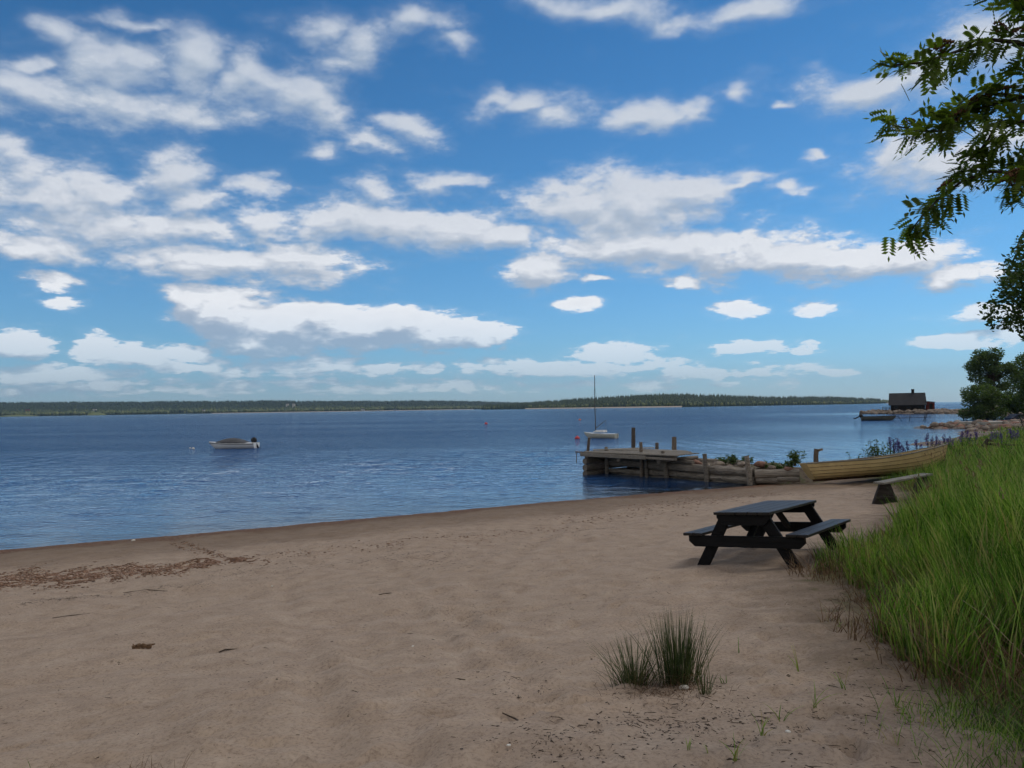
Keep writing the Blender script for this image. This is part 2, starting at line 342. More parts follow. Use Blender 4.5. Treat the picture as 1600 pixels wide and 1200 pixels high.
# ------------------------------------------------------------------ object helpers
def tag(o, label=None, cat=None, group=None, kind=None):
    if label: o['label'] = label
    if cat: o['category'] = cat
    if group: o['group'] = group
    if kind: o['kind'] = kind
    return o
def empty(name, loc=(0, 0, 0), rz=0.0, label=None, cat=None, group=None):
    o = bpy.data.objects.new(name, None); col.objects.link(o); o.location = loc; o.rotation_euler = (0, 0, rz)
    o.empty_display_size = .2
    return tag(o, label, cat, group)
def np_mesh(name, V, faces, attrs=None, smooth=False):
    me = bpy.data.meshes.new(name); V = np.asarray(V, np.float32)
    me.vertices.add(len(V)); me.vertices.foreach_set('co', V.ravel())
    faces = [np.asarray(f, np.int32) for f in faces if len(f)]
    li = np.concatenate([f.ravel() for f in faces]); tot = np.concatenate([np.full(len(f), f.shape[1], np.int32) for f in faces])
    me.loops.add(len(li)); me.loops.foreach_set('vertex_index', li)
    me.polygons.add(len(tot)); me.polygons.foreach_set('loop_start', np.concatenate([[0], np.cumsum(tot)[:-1]]).astype(np.int32))
    me.update(calc_edges=True); me.validate(verbose=False)
    if smooth: me.polygons.foreach_set('use_smooth', np.ones(len(me.polygons), bool))
    for k, a in (attrs or {}).items():
        at = me.attributes.new(k, 'FLOAT', 'POINT'); at.data.foreach_set('value', np.asarray(a, np.float32))
    return me
def link(name, me, m, parent=None, loc=None, rot=None):
    o = bpy.data.objects.new(name, me); col.objects.link(o)
    if m is not None and not me.materials: me.materials.append(m)
    if parent: o.parent = parent
    if loc is not None: o.location = loc
    if rot is not None: o.rotation_euler = rot
    return o
class MB:
    def __init__(s): s.v = []; s.f = []
    def add(s, vs, fs):
        b = len(s.v); s.v += [tuple(v) for v in vs]; s.f += [tuple(b + i for i in f) for f in fs]; return s
    def box(s, c, d, m=None):
        vs = [Vector((sx * d[0] / 2, sy * d[1] / 2, sz * d[2] / 2)) for sx in (-1, 1) for sy in (-1, 1) for sz in (-1, 1)]
        if m is not None: vs = [m @ v for v in vs]
        vs = [v + Vector(c) for v in vs]
        return s.add(vs, [(0, 1, 3, 2), (4, 6, 7, 5), (0, 4, 5, 1), (2, 3, 7, 6), (0, 2, 6, 4), (1, 5, 7, 3)])
    def beam(s, a, b, w, t, up=(0, 0, 1)):
        a = Vector(a); b = Vector(b); x = (b - a).normalized(); y = Vector(up).cross(x).normalized(); z = x.cross(y)
        m = Matrix((x, y, z)).transposed()
        return s.box((a + b) / 2, ((b - a).length, w, t), m)
    def tube(s, path, radii, n=10, cap=True, jit=0, seed=0):
        path = [Vector(p) for p in path]; rr = random.Random(seed); k = len(path)
        ph = [1 + jit * rr.uniform(-1, 1) for _ in range(n)]
        ref = Vector((0, 0, 1)) if abs((path[-1] - path[0]).normalized().z) < .9 else Vector((1, 0, 0)); vs = []
        for i, p in enumerate(path):
            t = (path[min(i + 1, k - 1)] - path[max(i - 1, 0)]).normalized(); u = ref.cross(t).normalized(); w = t.cross(u)
            for j in range(n):
                a = 2 * PI * j / n; r = radii[i] * ph[j] * (1 + jit * .5 * rr.uniform(-1, 1)); vs.append(p + (u * math.cos(a) + w * math.sin(a)) * r)
        fs = [(i * n + j, i * n + (j + 1) % n, (i + 1) * n + (j + 1) % n, (i + 1) * n + j) for i in range(k - 1) for j in range(n)]
        if cap: fs += [tuple(range(n - 1, -1, -1)), tuple((k - 1) * n + j for j in range(n))]
        return s.add(vs, fs)
    def prism(s, poly, y0, y1):          # polygon in XZ, extruded in Y
        n = len(poly); vs = [(p[0], y0, p[1]) for p in poly] + [(p[0], y1, p[1]) for p in poly]
        return s.add(vs, [tuple(range(n)), tuple(range(2 * n - 1, n - 1, -1))] + [(i + n, (i + 1) % n + n, (i + 1) % n, i) for i in range(n)])
    def lathe(s, prof, n=20, c=(0, 0, 0)):
        vs = [(c[0] + r * math.cos(2 * PI * j / n), c[1] + r * math.sin(2 * PI * j / n), c[2] + z) for r, z in prof for j in range(n)]
        k = len(prof)
        return s.add(vs, [(i * n + j, i * n + (j + 1) % n, (i + 1) * n + (j + 1) % n, (i + 1) * n + j) for i in range(k - 1) for j in range(n)] + [tuple(range(n - 1, -1, -1)), tuple((k - 1) * n + j for j in range(n))])
    def build(s, name, m, parent=None, bevel=0, smooth=False, loc=None, rot=None, solid=0):
        me = bpy.data.meshes.new(name); me.from_pydata(s.v, [], s.f); me.update()
        bm = bmesh.new(); bm.from_mesh(me); bmesh.ops.recalc_face_normals(bm, faces=bm.faces); bm.to_mesh(me); bm.free()
        if smooth:
            for p in me.polygons: p.use_smooth = True
        o = link(name, me, m, parent, loc, rot)
        if solid: md = o.modifiers.new('s', 'SOLIDIFY'); md.thickness = solid; md.offset = -1
        if bevel: md = o.modifiers.new('b', 'BEVEL'); md.width = bevel; md.segments = 2; md.limit_method = 'ANGLE'
        return o
def axis(lo, hi, d0, g, c=0.0):
    a = [c]; 
    while a[-1] < hi: a.append(a[-1] + d0(a[-1]) if callable(d0) else a[-1] + d0 + g * abs(a[-1] - c))
    b = [c]
    while b[-1] > lo: b.append(b[-1] - (d0 + g * abs(b[-1] - c)))
    return np.array(b[::-1][:-1] + a)
def grid_faces(nx, ny):
    i = np.arange(nx - 1)[:, None] * ny + np.arange(ny - 1)[None, :]; i = i.ravel()
    return np.stack([i, i + ny, i + ny + 1, i + 1], 1)

# ------------------------------------------------------------------ ground and water
xs = axis(-120, 2500, .055, .016, 1.5); ys = axis(-60, 2300, .045, .014, 4.5)
X, Y = np.meshgrid(xs, ys, indexing='ij'); x = X.ravel(); y = Y.ravel()
z, s, g = height(x, y)
fr_ = np.random.default_rng(15); FP = []
def trail(pts, n):
    for k in range(n):
        u = k / max(1, n - 1) * (len(pts) - 1.001); i = int(u); a_, b_ = pts[i], pts[i + 1]; f = u - i; ang = math.atan2(b_[1] - a_[1], b_[0] - a_[0]) + fr_.normal() * .15
        sd = .09 * (1 if k % 2 else -1); FP.append((a_[0] + (b_[0] - a_[0]) * f - math.sin(ang) * sd, a_[1] + (b_[1] - a_[1]) * f + math.cos(ang) * sd, ang, 1.0))
for tp in ([(690, 925), (760, 985), (830, 1060), (900, 1150)], [(1040, 900), (900, 940), (740, 960), (560, 920)], [(300, 1190), (420, 1080), (600, 1000), (900, 880), (1060, 800)], [(1200, 950), (1000, 930), (820, 1000), (600, 1120)], [(1300, 1180), (1180, 1000), (1080, 900)], [(100, 1150), (320, 1000), (500, 900)], [(1250, 830), (1350, 800)]):
    tw = [tuple(G(a_, b_, False)[:2]) for a_, b_ in tp]; Lt = sum(math.dist(tw[i], tw[i + 1]) for i in range(len(tw) - 1)); trail(tw, int(Lt / .38))
for k in range(330):
    yy_ = 2.6 + 16 * fr_.random() ** 1.3; xx_ = fr_.uniform(-.7, .5) * yy_; FP.append((xx_, yy_, fr_.random() * 6.28, fr_.uniform(.4, 1)))
near_i = np.where((s > 1.2) & (g < .3) & (y < 22) & (np.abs(x) < 14))[0]; nx_, ny_ = x[near_i], y[near_i]; dz_ = np.zeros(len(near_i))
for fx_, fy_, fa_, fs_ in FP:
    j = np.where((np.abs(nx_ - fx_) < .3) & (np.abs(ny_ - fy_) < .3))[0]
    if not len(j): continue
    dx_, dy_ = nx_[j] - fx_, ny_[j] - fy_; uu = (dx_ * math.cos(fa_) + dy_ * math.sin(fa_)) / .14; vv = (-dx_ * math.sin(fa_) + dy_ * math.cos(fa_)) / .06; rr_ = np.sqrt(uu ** 2 + vv ** 2)
    dz_[j] += fs_ * (-.036 * np.exp(-(rr_ / .85) ** 4) + .016 * np.exp(-((rr_ - 1.35) / .3) ** 2))
z[near_i] += dz_ * (1 + .6 * vnoise(nx_ * 9, ny_ * 9, 3))
stony = np.clip(sm(44, 62, np.hypot(x, y)) * sm(9, 3, np.abs(s)), 0, 1)
me = np_mesh('ground', np.stack([x, y, z], 1), [grid_faces(len(xs), len(ys))], {'shore': s, 'turf': g, 'stony': stony}, True)
tag(link('ground', me, M['ground']), kind='structure')

xs = axis(-7000, 3500, .10, .016, 0.0); ys = axis(-80, 9000, .085, .016, 26.0)
X, Y = np.meshgrid(xs, ys, indexing='ij'); x = X.ravel(); y = Y.ravel()
sx = np.gradient(xs)[:, None] * np.ones(len(ys))[None]; sy = np.gradient(ys)[None] * np.ones(len(xs))[:, None]
sp = np.maximum(sx, sy).ravel()
gz, s, g = height(x, y); depth = np.clip(-gz, 0, 30)
wz = np.zeros_like(x); wr = np.random.default_rng(3)
for k in range(46):
    lam = .35 * (7.5 ** wr.random()); th = R(250) + wr.normal() * .55
    kx, ky = math.cos(th) * 2 * PI / lam, math.sin(th) * 2 * PI / lam
    amp = .0042 * lam ** .9 * wr.uniform(.6, 1.3)
    a = amp * sm(.42, .2, sp / lam)
    xx = x + .6 * np.sin(y * .13 + k); yy = y + .5 * np.sin(x * .17 + k * 2)
    wz += a * np.sin(kx * xx + ky * yy + wr.random() * 6.28)
wz *= np.clip(.24 + depth * .35, .24, 1.0) * (.75 + .8 * (fbm(x * .09, y * .16, 3, 91) + .25))
me = np_mesh('water', np.stack([x, y, wz], 1), [grid_faces(len(xs), len(ys))], {'depth': depth + np.where(np.hypot(x, y) > 300, 20, 0)}, True)
tag(link('water', me, M['water']), kind='structure')

# ------------------------------------------------------------------ far shore
def yh(px): return 637.6 - .015 * (px - 800)
def shore_strip(name, cols, depths, kfun, seed):
    """cols: (px, waterline distance, hill height metres); land rises behind the waterline"""
    n = 160; px = np.linspace(cols[0][0], cols[-1][0], n); c = np.array(cols, float)
    D = np.interp(px, c[:, 0], c[:, 1]); H = np.interp(px, c[:, 0], c[:, 2])
    V = []; nd = len(depths)
    for i in range(n):
        t = (px[i] - 800) / F
        for j, (dd, hh) in enumerate(depths):
            Yd = D[i] + dd
            V.append((t * Yd, Yd, hh * H[i] + (-.6 if j == 0 else .3)))
    V = np.array(V); V[:, 2] += np.where(np.tile([d[1] for d in depths], n) > .05, 5 * fbm(V[:, 0] * .004, V[:, 1] * .004, 3, seed), 0)
    me = np_mesh(name, V, [grid_faces(n, nd)], smooth=True)
    o = tag(link(name, me, M['hill']), kind='structure')
    Vg = V.reshape(n, nd, 3)
    return o, Vg
def scatter_on(Vg, n, wfun=None, seed=0, tmax=1.0, tmin=0.02):
    r = np.random.default_rng(seed); N1, N2, _ = Vg.shape
    u = r.random(n) * (N1 - 1.001); v = (tmin + (tmax - tmin) * r.random(n) ** 1.0) * (N2 - 1.001)
    i = u.astype(int); j = v.astype(int); fu = (u - i)[:, None]; fv = (v - j)[:, None]
    P = (Vg[i, j] * (1 - fu) + Vg[i + 1, j] * fu) * (1 - fv) + (Vg[i, j + 1] * (1 - fu) + Vg[i + 1, j + 1] * fu) * fv
    return P, u / (N1 - 1), v / (N2 - 1)
def cone_tmpl():
    V = []; Fc = []
    for t, (z0, z1, r) in enumerate([(0.05, .55, 1.0), (.3, .8, .78), (.58, 1.0, .5)]):
        b = len(V); V += [(r * math.cos(2 * PI * k / 6 + t), r * math.sin(2 * PI * k / 6 + t), z0) for k in range(6)] + [(0, 0, z1)]
        Fc += [(b + k, b + (k + 1) % 6, b + 6) for k in range(6)]
    return np.array(V), np.array(Fc)
def ico_tmpl(sub=1):
    bm = bmesh.new(); bmesh.ops.create_icosphere(bm, subdivisions=sub, radius=1)
    V = np.array([v.co[:] for v in bm.verts]); Fc = np.array([[v.index for v in f.verts] for f in bm.faces]); bm.free(); return V, Fc
def stamp(P, tmpl, S, jit=0.0, seed=0, rotz=True, tilt=False):
    r = np.random.default_rng(seed); TV, TF = tmpl; n = len(P); k = len(TV)
    a = r.random(n) * 2 * PI; c, s_ = np.cos(a), np.sin(a)
    T = np.repeat(TV[None], n, 0) + (r.normal(size=(n, k, 3)) * jit if jit else 0)
    T = T * np.asarray(S)[:, None, :]
    if tilt:
        b = r.normal(size=n) * .5; T = np.stack([T[..., 0], T[..., 1] * np.cos(b)[:, None] - T[..., 2] * np.sin(b)[:, None], T[..., 1] * np.sin(b)[:, None] + T[..., 2] * np.cos(b)[:, None]], -1)
    if rotz: T = np.stack([T[..., 0] * c[:, None] - T[..., 1] * s_[:, None], T[..., 0] * s_[:, None] + T[..., 1] * c[:, None], T[..., 2]], -1)
    V = (T + P[:, None, :]).reshape(-1, 3); Fc = (TF[None] + (np.arange(n) * k)[:, None, None]).reshape(-1, TF.shape[1])
    return V, Fc, np.repeat(r.random(n), k)
CONE = cone_tmpl(); ICO = ico_tmpl(1)
def wood(name, P, hgt, kind, m, label, seed):
    r = np.random.default_rng(seed); n = len(P); h = hgt * (.6 + .6 * r.random(n) ** 1.5)
    if kind == 'cone':
        V, Fc, rn = stamp(P, CONE, np.stack([h * .17, h * .17, h], 1), .04, seed)
    else:
        Q = P.copy(); Q[:, 2] += h * .45; V, Fc, rn = stamp(Q, ICO, np.stack([h * .38, h * .38, h * .5], 1), .16, seed)
    me = np_mesh(name, V, [Fc], {'rnd': rn}); return tag(link(name, me, m), label, 'forest', None, 'stuff')

# left: long far shore (hill ridge behind, lighter shore woods in front)
lo, LV = shore_strip('hills', [(-260, 2500, 62), (0, 2600, 62), (300, 2900, 60), (520, 3000, 50), (700, 3300, 44), (800, 3600, 30), (860, 3700, 22)],
                     [(0, 0), (25, .02), (160, .06), (400, .15), (700, .42), (1000, .75), (1300, .95), (1600, .9), (2100, .5)], None, 3)
P, u, v = scatter_on(LV, 26000, seed=5, tmax=.92, tmin=.2)
wood('far_forest', P[:15000], 17, 'cone', M['farconifer'], 'dark conifer forest covering the long far ridge across the water', 1)
P2, u2, v2 = scatter_on(LV, 7000, seed=6, tmax=.42, tmin=.11); w = vnoise(u2 * 40, v2 * 9, 4) > -.22
wood('shore_woods', P2[w], 13, 'ico', M['fardecid'], 'lighter green broadleaf woods along the far left shoreline', 2)
wood('ridge_woods', P[15000:21000], 14, 'ico', M['farconifer'], 'mixed lighter trees scattered through the far ridge forest', 3)
# right headland, nearer
hlo, HV = shore_strip('headland', [(752, 2300, 2), (790, 2150, 6), (850, 2000, 13), (930, 1800, 19), (1000, 1700, 24), (1060, 1650, 25), (1130, 1750, 20), (1200, 1900, 16), (1300, 2100, 11), (1345, 2300, 7), (1375, 2500, 4)],
                      [(0, 0), (14, .01), (60, .15), (150, .45), (300, .8), (420, 1.0), (560, .8), (760, .3)], None, 8)
P, u, v = scatter_on(HV, 9000, seed=9, tmax=.85, tmin=.17)
wood('headland_forest', P, 14, 'cone', M['farconifer'], 'dark spruce and pine forest on the nearer headland behind the sailboat', 4)
P, u, v = scatter_on(HV, 2600, seed=10, tmax=.4, tmin=.17); w = (u > .42) | (vnoise(u * 30, v * 4, 8) > .1)
wood('headland_birches', P[w], 9, 'ico', M['fardecid'], 'light green broadleaf trees along the foot of the headland', 5)
plo, PV = shore_strip('point', [(1290, 2900, 7), (1340, 3000, 8), (1375, 3050, 5), (1402, 3100, 3), (1412, 3100, 0.2)], [(0, 0), (18, .02), (80, .4), (200, 1), (400, .5)], None, 12)
P, u, v = scatter_on(PV, 1100, seed=12, tmax=.8, tmin=.3); wood('point_woods', P[u < .9], 11, 'ico', M['fardecid'], 'low pale woods on the flat point left of the grey cabin roof', 6)
# beaches and meadows of the far shore
def patch_strip(name, pxs, D0, dz, w, m, Vg=None):
    V = []; 
    for px, D in zip(pxs, D0):
        t = (px - 800) / F
        V += [(t * D, D, .05), (t * (D + w * .3), D + w * .3, dz * .5), (t * (D + w), D + w, dz)]
    me = np_mesh(name, V, [grid_faces(len(pxs), 3)], smooth=True); return tag(link(name, me, m), kind='structure')
patch_strip('beach', [820, 845, 870, 900, 925, 950, 975, 1000, 1030, 1065], [2060, 2000, 1940, 1868, 1800, 1765, 1728, 1690, 1662, 1640], 2.6, 26, M['sandfar'])
patch_strip('sand_spit', [1384, 1395, 1410, 1425], [3070, 3070, 3060, 3060], 3.4, 60, M['sandfar'])
patch_strip('shore_sand', [330, 400, 480, 560, 640, 740], [2900, 2925, 2960, 3030, 3160, 3360], 2.0, 30, M['sandfar'])
def meadow(px0, px1, D, w, dz):
    pxs = np.linspace(px0, px1, 8); V = []
    for i, px in enumerate(pxs):
        t = (px - 800) / F; e = math.sin(PI * i / 7)
        V += [(t * (D - 12), D - 12, .4), (t * (D + w * (.2 + e)), D + w * (.2 + e), 1 + dz * (.1 + e))]
    me = np_mesh('meadow', V, [grid_faces(8, 2)], smooth=True); return tag(link('meadow', me, M['meadowfar']), kind='structure')
meadow(135, 166, 2700, 60, 9); meadow(-5, 60, 2600, 40, 5)
HOUSES = [(449, 631.5, 3500, 'wallpale', 'larger white house on the far ridge near its wooded crest'), (459, 631.2, 3500, 'wallpale', 'white barn just right of the white ridge house on the far shore'),
          (43, 640.5, 2950, 'wallred', 'small reddish house among trees at the far left shore'), (148, 640, 2960, 'wallpale', 'pale house above the bright meadow patch on the far left shore'),
          (318, 641, 2950, 'wallpale', 'small pale house among trees left of mid far shore'), (567, 640, 3020, 'wallpale', 'small pale cottage at the waterline of the far shore, above open water'),
          (592, 641.5, 3060, 'wallpale', 'pale boathouse at the waterline between two cottages on the far shore'), (617, 641, 3090, 'wallpale', 'white cottage on the far waterline nearest the headland')]
for px, py, D, wm, lab in HOUSES:
    p = PD(px, py, D); hs = empty('farmhouse', (p.x, p.y, 0), 0, lab, 'house', 'far shore houses')
    zb = p.z - 2
    MB().prism([(-6, zb - 18), (6, zb - 18), (6, zb + 4), (-6, zb + 4)], -4, 4).build('wall', M[wm], hs)
    MB().add([(-6.6, -4.8, zb + 4.01), (6.6, -4.8, zb + 4.01), (6.6, 0, zb + 7), (-6.6, 0, zb + 7), (-6.6, 4.8, zb + 4.01), (6.6, 4.8, zb + 4.01)], [(0, 1, 2, 3), (3, 2, 5, 4), (0, 3, 4), (1, 5, 2), (0, 4, 5, 1)]).build('roof', M['roofing'], hs)

# ------------------------------------------------------------------ blades and leaves
def blades(P, H, Wd, lean, seed=0, bend=.35, base_az=None, k=4):
    r = np.random.default_rng(seed); n = len(P); az = r.random(n) * 2 * PI if base_az is None else base_az
    d = np.stack([np.cos(az), np.sin(az), np.zeros(n)], 1); fa = r.random(n) * PI; wv = np.stack([np.cos(fa), np.sin(fa), np.zeros(n)], 1)
    ln = lean * (.3 + 1.2 * r.random(n)); V = []; UP = []
    ts = np.linspace(0, 1, k)
    for i, t in enumerate(ts):
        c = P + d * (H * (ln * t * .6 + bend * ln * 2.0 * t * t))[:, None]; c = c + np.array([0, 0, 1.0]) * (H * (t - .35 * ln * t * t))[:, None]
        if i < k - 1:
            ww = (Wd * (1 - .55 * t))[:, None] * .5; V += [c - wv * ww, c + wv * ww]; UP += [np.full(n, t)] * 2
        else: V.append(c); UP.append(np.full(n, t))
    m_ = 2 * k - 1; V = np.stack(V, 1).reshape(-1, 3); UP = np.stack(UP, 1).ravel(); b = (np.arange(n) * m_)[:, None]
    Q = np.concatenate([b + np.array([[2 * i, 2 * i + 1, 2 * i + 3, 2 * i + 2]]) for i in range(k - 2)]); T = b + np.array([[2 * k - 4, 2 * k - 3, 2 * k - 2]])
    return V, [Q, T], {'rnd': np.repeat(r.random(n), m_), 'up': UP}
def merge(parts):
    V = []; FQ = {}; A = {}; off = 0
    for v, fs, at in parts:
        V.append(v)
        for f in fs: FQ.setdefault(f.shape[1], []).append(f + off)
        for k_, a in at.items(): A.setdefault(k_, []).append(a)
        off += len(v)
    return np.concatenate(V), [np.concatenate(f) for f in FQ.values()], {k_: np.concatenate(a) for k_, a in A.items()}
BOAT_A = Vector((11.25, 29.6)); BOAT_B = Vector((16.2, 28.6))
def scatter_grass(n, x0, x1, y0, y1, gmin, seed, thin=None, view=True):
    r = np.random.default_rng(seed); x = r.uniform(x0, x1, n); y = r.uniform(y0, y1, n)
    z, s, g = height(x, y); gg = g + .8 * fbm(x * 1.1, y * 1.1, 3, 61)
    ok = (gg > gmin) & (s > .6)
    bd = seg_dist([tuple(BOAT_A), tuple(BOAT_B)], x, y); ok &= bd > .72
    if thin is not None: ok &= thin(x, y, g, r)
    if view: ok &= (x / np.maximum(y, .3) < .95)
    return np.stack([x, y, z - .02], 1)[ok], gg[ok]
parts = []
def low_right(x, y, g, r):   # open mown-looking patch at the lower right, thin grass there
    return ((y > 5.0 + .3 * vnoise(x * 4, y * 0, 9)) | (r.random(len(x)) < .08))
for (n, x0, x1, y0, y1, hh, ww, sd) in [(46000, 2.7, 8, 4.3, 10, .86, .0105, 1), (56000, 3.8, 13, 10, 17, .92, .014, 2), (55000, 9, 26, 17, 30, .56, .017, 3), (45000, 13, 50, 30, 60, .30, .030, 4), (36000, 38, 130, 60, 165, .28, .09, 5)]:
    P, gg = scatter_grass(n, x0, x1, y0, y1, .1, sd, low_right)
    r = np.random.default_rng(100 + sd); Hh = hh * (.40 + .60 * sm(-.2, 1.5, gg)) * (.45 + .85 * r.random(len(P)) ** 1.4) * (1 + .8 * fbm(P[:, 0] * .9, P[:, 1] * .9, 3, 71))
    parts.append(blades(P, Hh, ww * (.6 + .8 * r.random(len(P))), .17, sd, bend=.7, base_az=R(120) + 9 * vnoise(P[:, 0] * 1.4, P[:, 1] * 1.4, 88) + r.normal(size=len(P)) * 1.0))
# short thin grass at the lower right, tufts at the edge
r = np.random.default_rng(5); n = 26000; x_ = r.uniform(1.8, 4.4, n); y_ = r.uniform(2.6, 5.1, n); z_, s_, g_ = height(x_, y_)
q = x_ - .535 * y_ + .30 * fbm(x_ * 2.2, y_ * 2.2, 3, 19)
ok = (r.random(n) < np.clip(.05 * sm(-.5, 0, q) + .75 * sm(-.12, .45, q), 0, 1)); P = np.stack([x_, y_, z_ - .01], 1)[ok]
b1_ = blades(P, .04 + .16 * r.random(len(P)) ** 2, np.full(len(P), .0048), .6, 22); b1_[2]['up'] = .3 + b1_[2]['up'] * .5; parts.append(b1_)
V, Fq, A = merge(parts)
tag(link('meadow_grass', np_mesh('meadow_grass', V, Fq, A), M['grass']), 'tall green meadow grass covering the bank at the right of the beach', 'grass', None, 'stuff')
# dry straw and brown stalks at the foot of the bank
P, gg = scatter_grass(170000, 2.2, 13, 3.4, 26, -.22, 31, lambda x, y, g, r: (g < 1.1) & (r.random(len(x)) < .7 * sm(2.2, -.1, g) / (1 + .09 * y)))
r = np.random.default_rng(6)
V, Fq, A = blades(P, .08 + .62 * r.random(len(P)) ** 1.2 * sm(-.5, .4, gg), np.full(len(P), .006) * (1 + P[:, 1] * .05), .6, 33)
tag(link('dry_grass', np_mesh('dry_grass', V, Fq, A), M['drygrass']), 'dry brown straw and dead stalks along the foot of the grassy bank', 'dry grass', None, 'stuff')
# seed heads standing over the grass
P, gg = scatter_grass(900, 4, 22, 6, 28, .8, 41); r = np.random.default_rng(8); P = P[:420]
Hh = .9 + .35 * r.random(len(P)); st = blades(P, Hh, np.full(len(P), .005) * (1 + P[:, 1] * .06), .25, 44)
hd = []
for q in range(5):
    T = P + np.stack([np.cos(r.random(len(P)) * 6.28) * .02, np.sin(r.random(len(P)) * 6.28) * .02, Hh * .86 + q * .022], 1)
    hd.append(blades(T, np.full(len(P), .06), np.full(len(P), .012) * (1 + P[:, 1] * .04), .6, 50 + q))
V, Fq, A = merge([st] + hd); A['rnd'] = .55 + .45 * A['rnd']
tag(link('seed_stalks', np_mesh('seed_stalks', V, Fq, A), M['drygrass']), 'pale seed heads and stalks rising above the green bank grass', 'seed heads', None, 'stuff')

def leaf_quads(C, size, seed=0, droop=.0, aspect=.55, nrm=None):
    r = np.random.default_rng(seed); n = len(C); a = r.normal(size=(n, 3)); a[:, 2] = a[:, 2] * .6 - droop; a /= np.linalg.norm(a, axis=1)[:, None]
    b = np.cross(a, r.normal(size=(n, 3))); b /= np.linalg.norm(b, axis=1)[:, None] + 1e-9; c = np.cross(a, b)
    L = (size * (.6 + .8 * r.random(n)))[:, None]; Wd = L * aspect * .5
    V = np.stack([C, C + a * L * .45 + b * Wd + c * L * .08, C + a * L, C + a * L * .45 - b * Wd + c * L * .08], 1).reshape(-1, 3)
    i = (np.arange(n) * 4)[:, None]
    return V, [i + np.array([[0, 1, 2, 3]])], {'rnd': np.repeat(r.random(n), 4)}
def clump_points(clumps, n, seed):
    """clumps: (x,y,z,r[,rz]); points thicken towards each clump's outside"""
    r = np.random.default_rng(seed); out = []; vol = np.array([c[3] ** 2 for c in clumps]); vol = vol / vol.sum()
    for c, w in zip(clumps, vol):
        k = max(8, int(n * w)); d = r.normal(size=(k, 3)); d /= np.linalg.norm(d, axis=1)[:, None]
        rad = c[3] * (.35 + .65 * r.random(k) ** .5) * (1 + .35 * vnoise(d[:, 0] * 3 + c[0], d[:, 1] * 3 + d[:, 2] * 2 + c[1], 3))
        out.append(np.array(c[:3]) + d * rad[:, None] * np.array([1, 1, (c[4] if len(c) > 4 else .75)]))
    return np.concatenate(out)
def tree(name, base, hgt, crown_clumps, n, leaf, lm, label, seed, trunk_r=.18, group=None, droop=0.0, cat='tree'):
    rr = random.Random(seed); t = empty(name, base, 0, label, cat, group); tb = MB()
    top = Vector((0, 0, hgt * .85)); mid = Vector((rr.uniform(-.04, .04) * hgt, rr.uniform(-.04, .04) * hgt, hgt * .45))
    tb.tube([(0, 0, -.3), (mid * .5), mid, top], [trunk_r * 1.25, trunk_r, trunk_r * .7, trunk_r * .15], 9, jit=.08, seed=seed)
    for c in crown_clumps:
        cc = Vector(c[:3]); s0 = Vector((0, 0, 0)).lerp(mid, min(1, max(.3, (cc.z - c[3]) / (hgt * .55)))) if cc.z < hgt * .5 else mid.lerp(top, min(.8, (cc.z / hgt - .45)))
        m1 = s0.lerp(cc, .5) + Vector((0, 0, -.06 * hgt * rr.random())); tb.tube([s0, m1, cc], [trunk_r * .38, trunk_r * .22, trunk_r * .06], 6, jit=.08, seed=seed)
    tb.build('trunk', M['bark'], t, smooth=True)
    C = clump_points(crown_clumps, n, seed); V, Fq, A = leaf_quads(C, leaf, seed, droop)
    link('crown', np_mesh('crown', V, Fq, A), lm, t); return t
def rand_clumps(cx, cy, cz, rx, ry, rz_, n, r0, r1, seed, zb=-1):
    rr = random.Random(seed); out = []
    for _ in range(n):
        while True:
            a, b, c = rr.uniform(-1, 1), rr.uniform(-1, 1), rr.uniform(zb, 1)
            if a * a + b * b + c * c < 1: break
        out.append((cx + a * rx, cy + b * ry, cz + c * rz_, rr.uniform(r0, r1)))
    return out

# right-edge trees
def gp(px, D): x_ = (px - 800) / F * D; return (x_, D, hz(x_, D))
b = gp(1690, 24)
tree('maple_tree', b, 9.2, rand_clumps(0, 0, 6.55, 2.6, 2.6, 2.3, 34, .55, 1.0, 3), 15000, .15, M['mapleleaf'], 'broad-leaved tree at right whose leafy crown hangs into the sky below the rowan branches', 3, .2)
b = gp(1668, 60); t = empty('spruce_tree', b, 0, 'dark spruce with drooping boughs at the right edge beneath the broad-leaved crown', 'tree')
MB().tube([(0, 0, -.3), (0, 0, 8), (0, 0, 15)], [.28, .16, .03], 8).build('trunk', M['bark'], t, smooth=True)
C = []; r = np.random.default_rng(9)
for k in range(230):
    zz = .8 + 14 * r.random() ** 1.15; L = (15.3 - zz) * .25 * (.75 + .4 * r.random()); a = r.random() * 6.28
    q = r.random(75); C.append(np.stack([np.cos(a) * L * q + r.normal(size=75) * .09, np.sin(a) * L * q + r.normal(size=75) * .09, zz - .35 * L * q ** 1.3 - r.random(75) * .35], 1))
C = np.concatenate(C); V, Fq, A = leaf_quads(C, .22, 5, .9, .3); link('crown', np_mesh('crown', V, Fq, A), M['needle'], t)
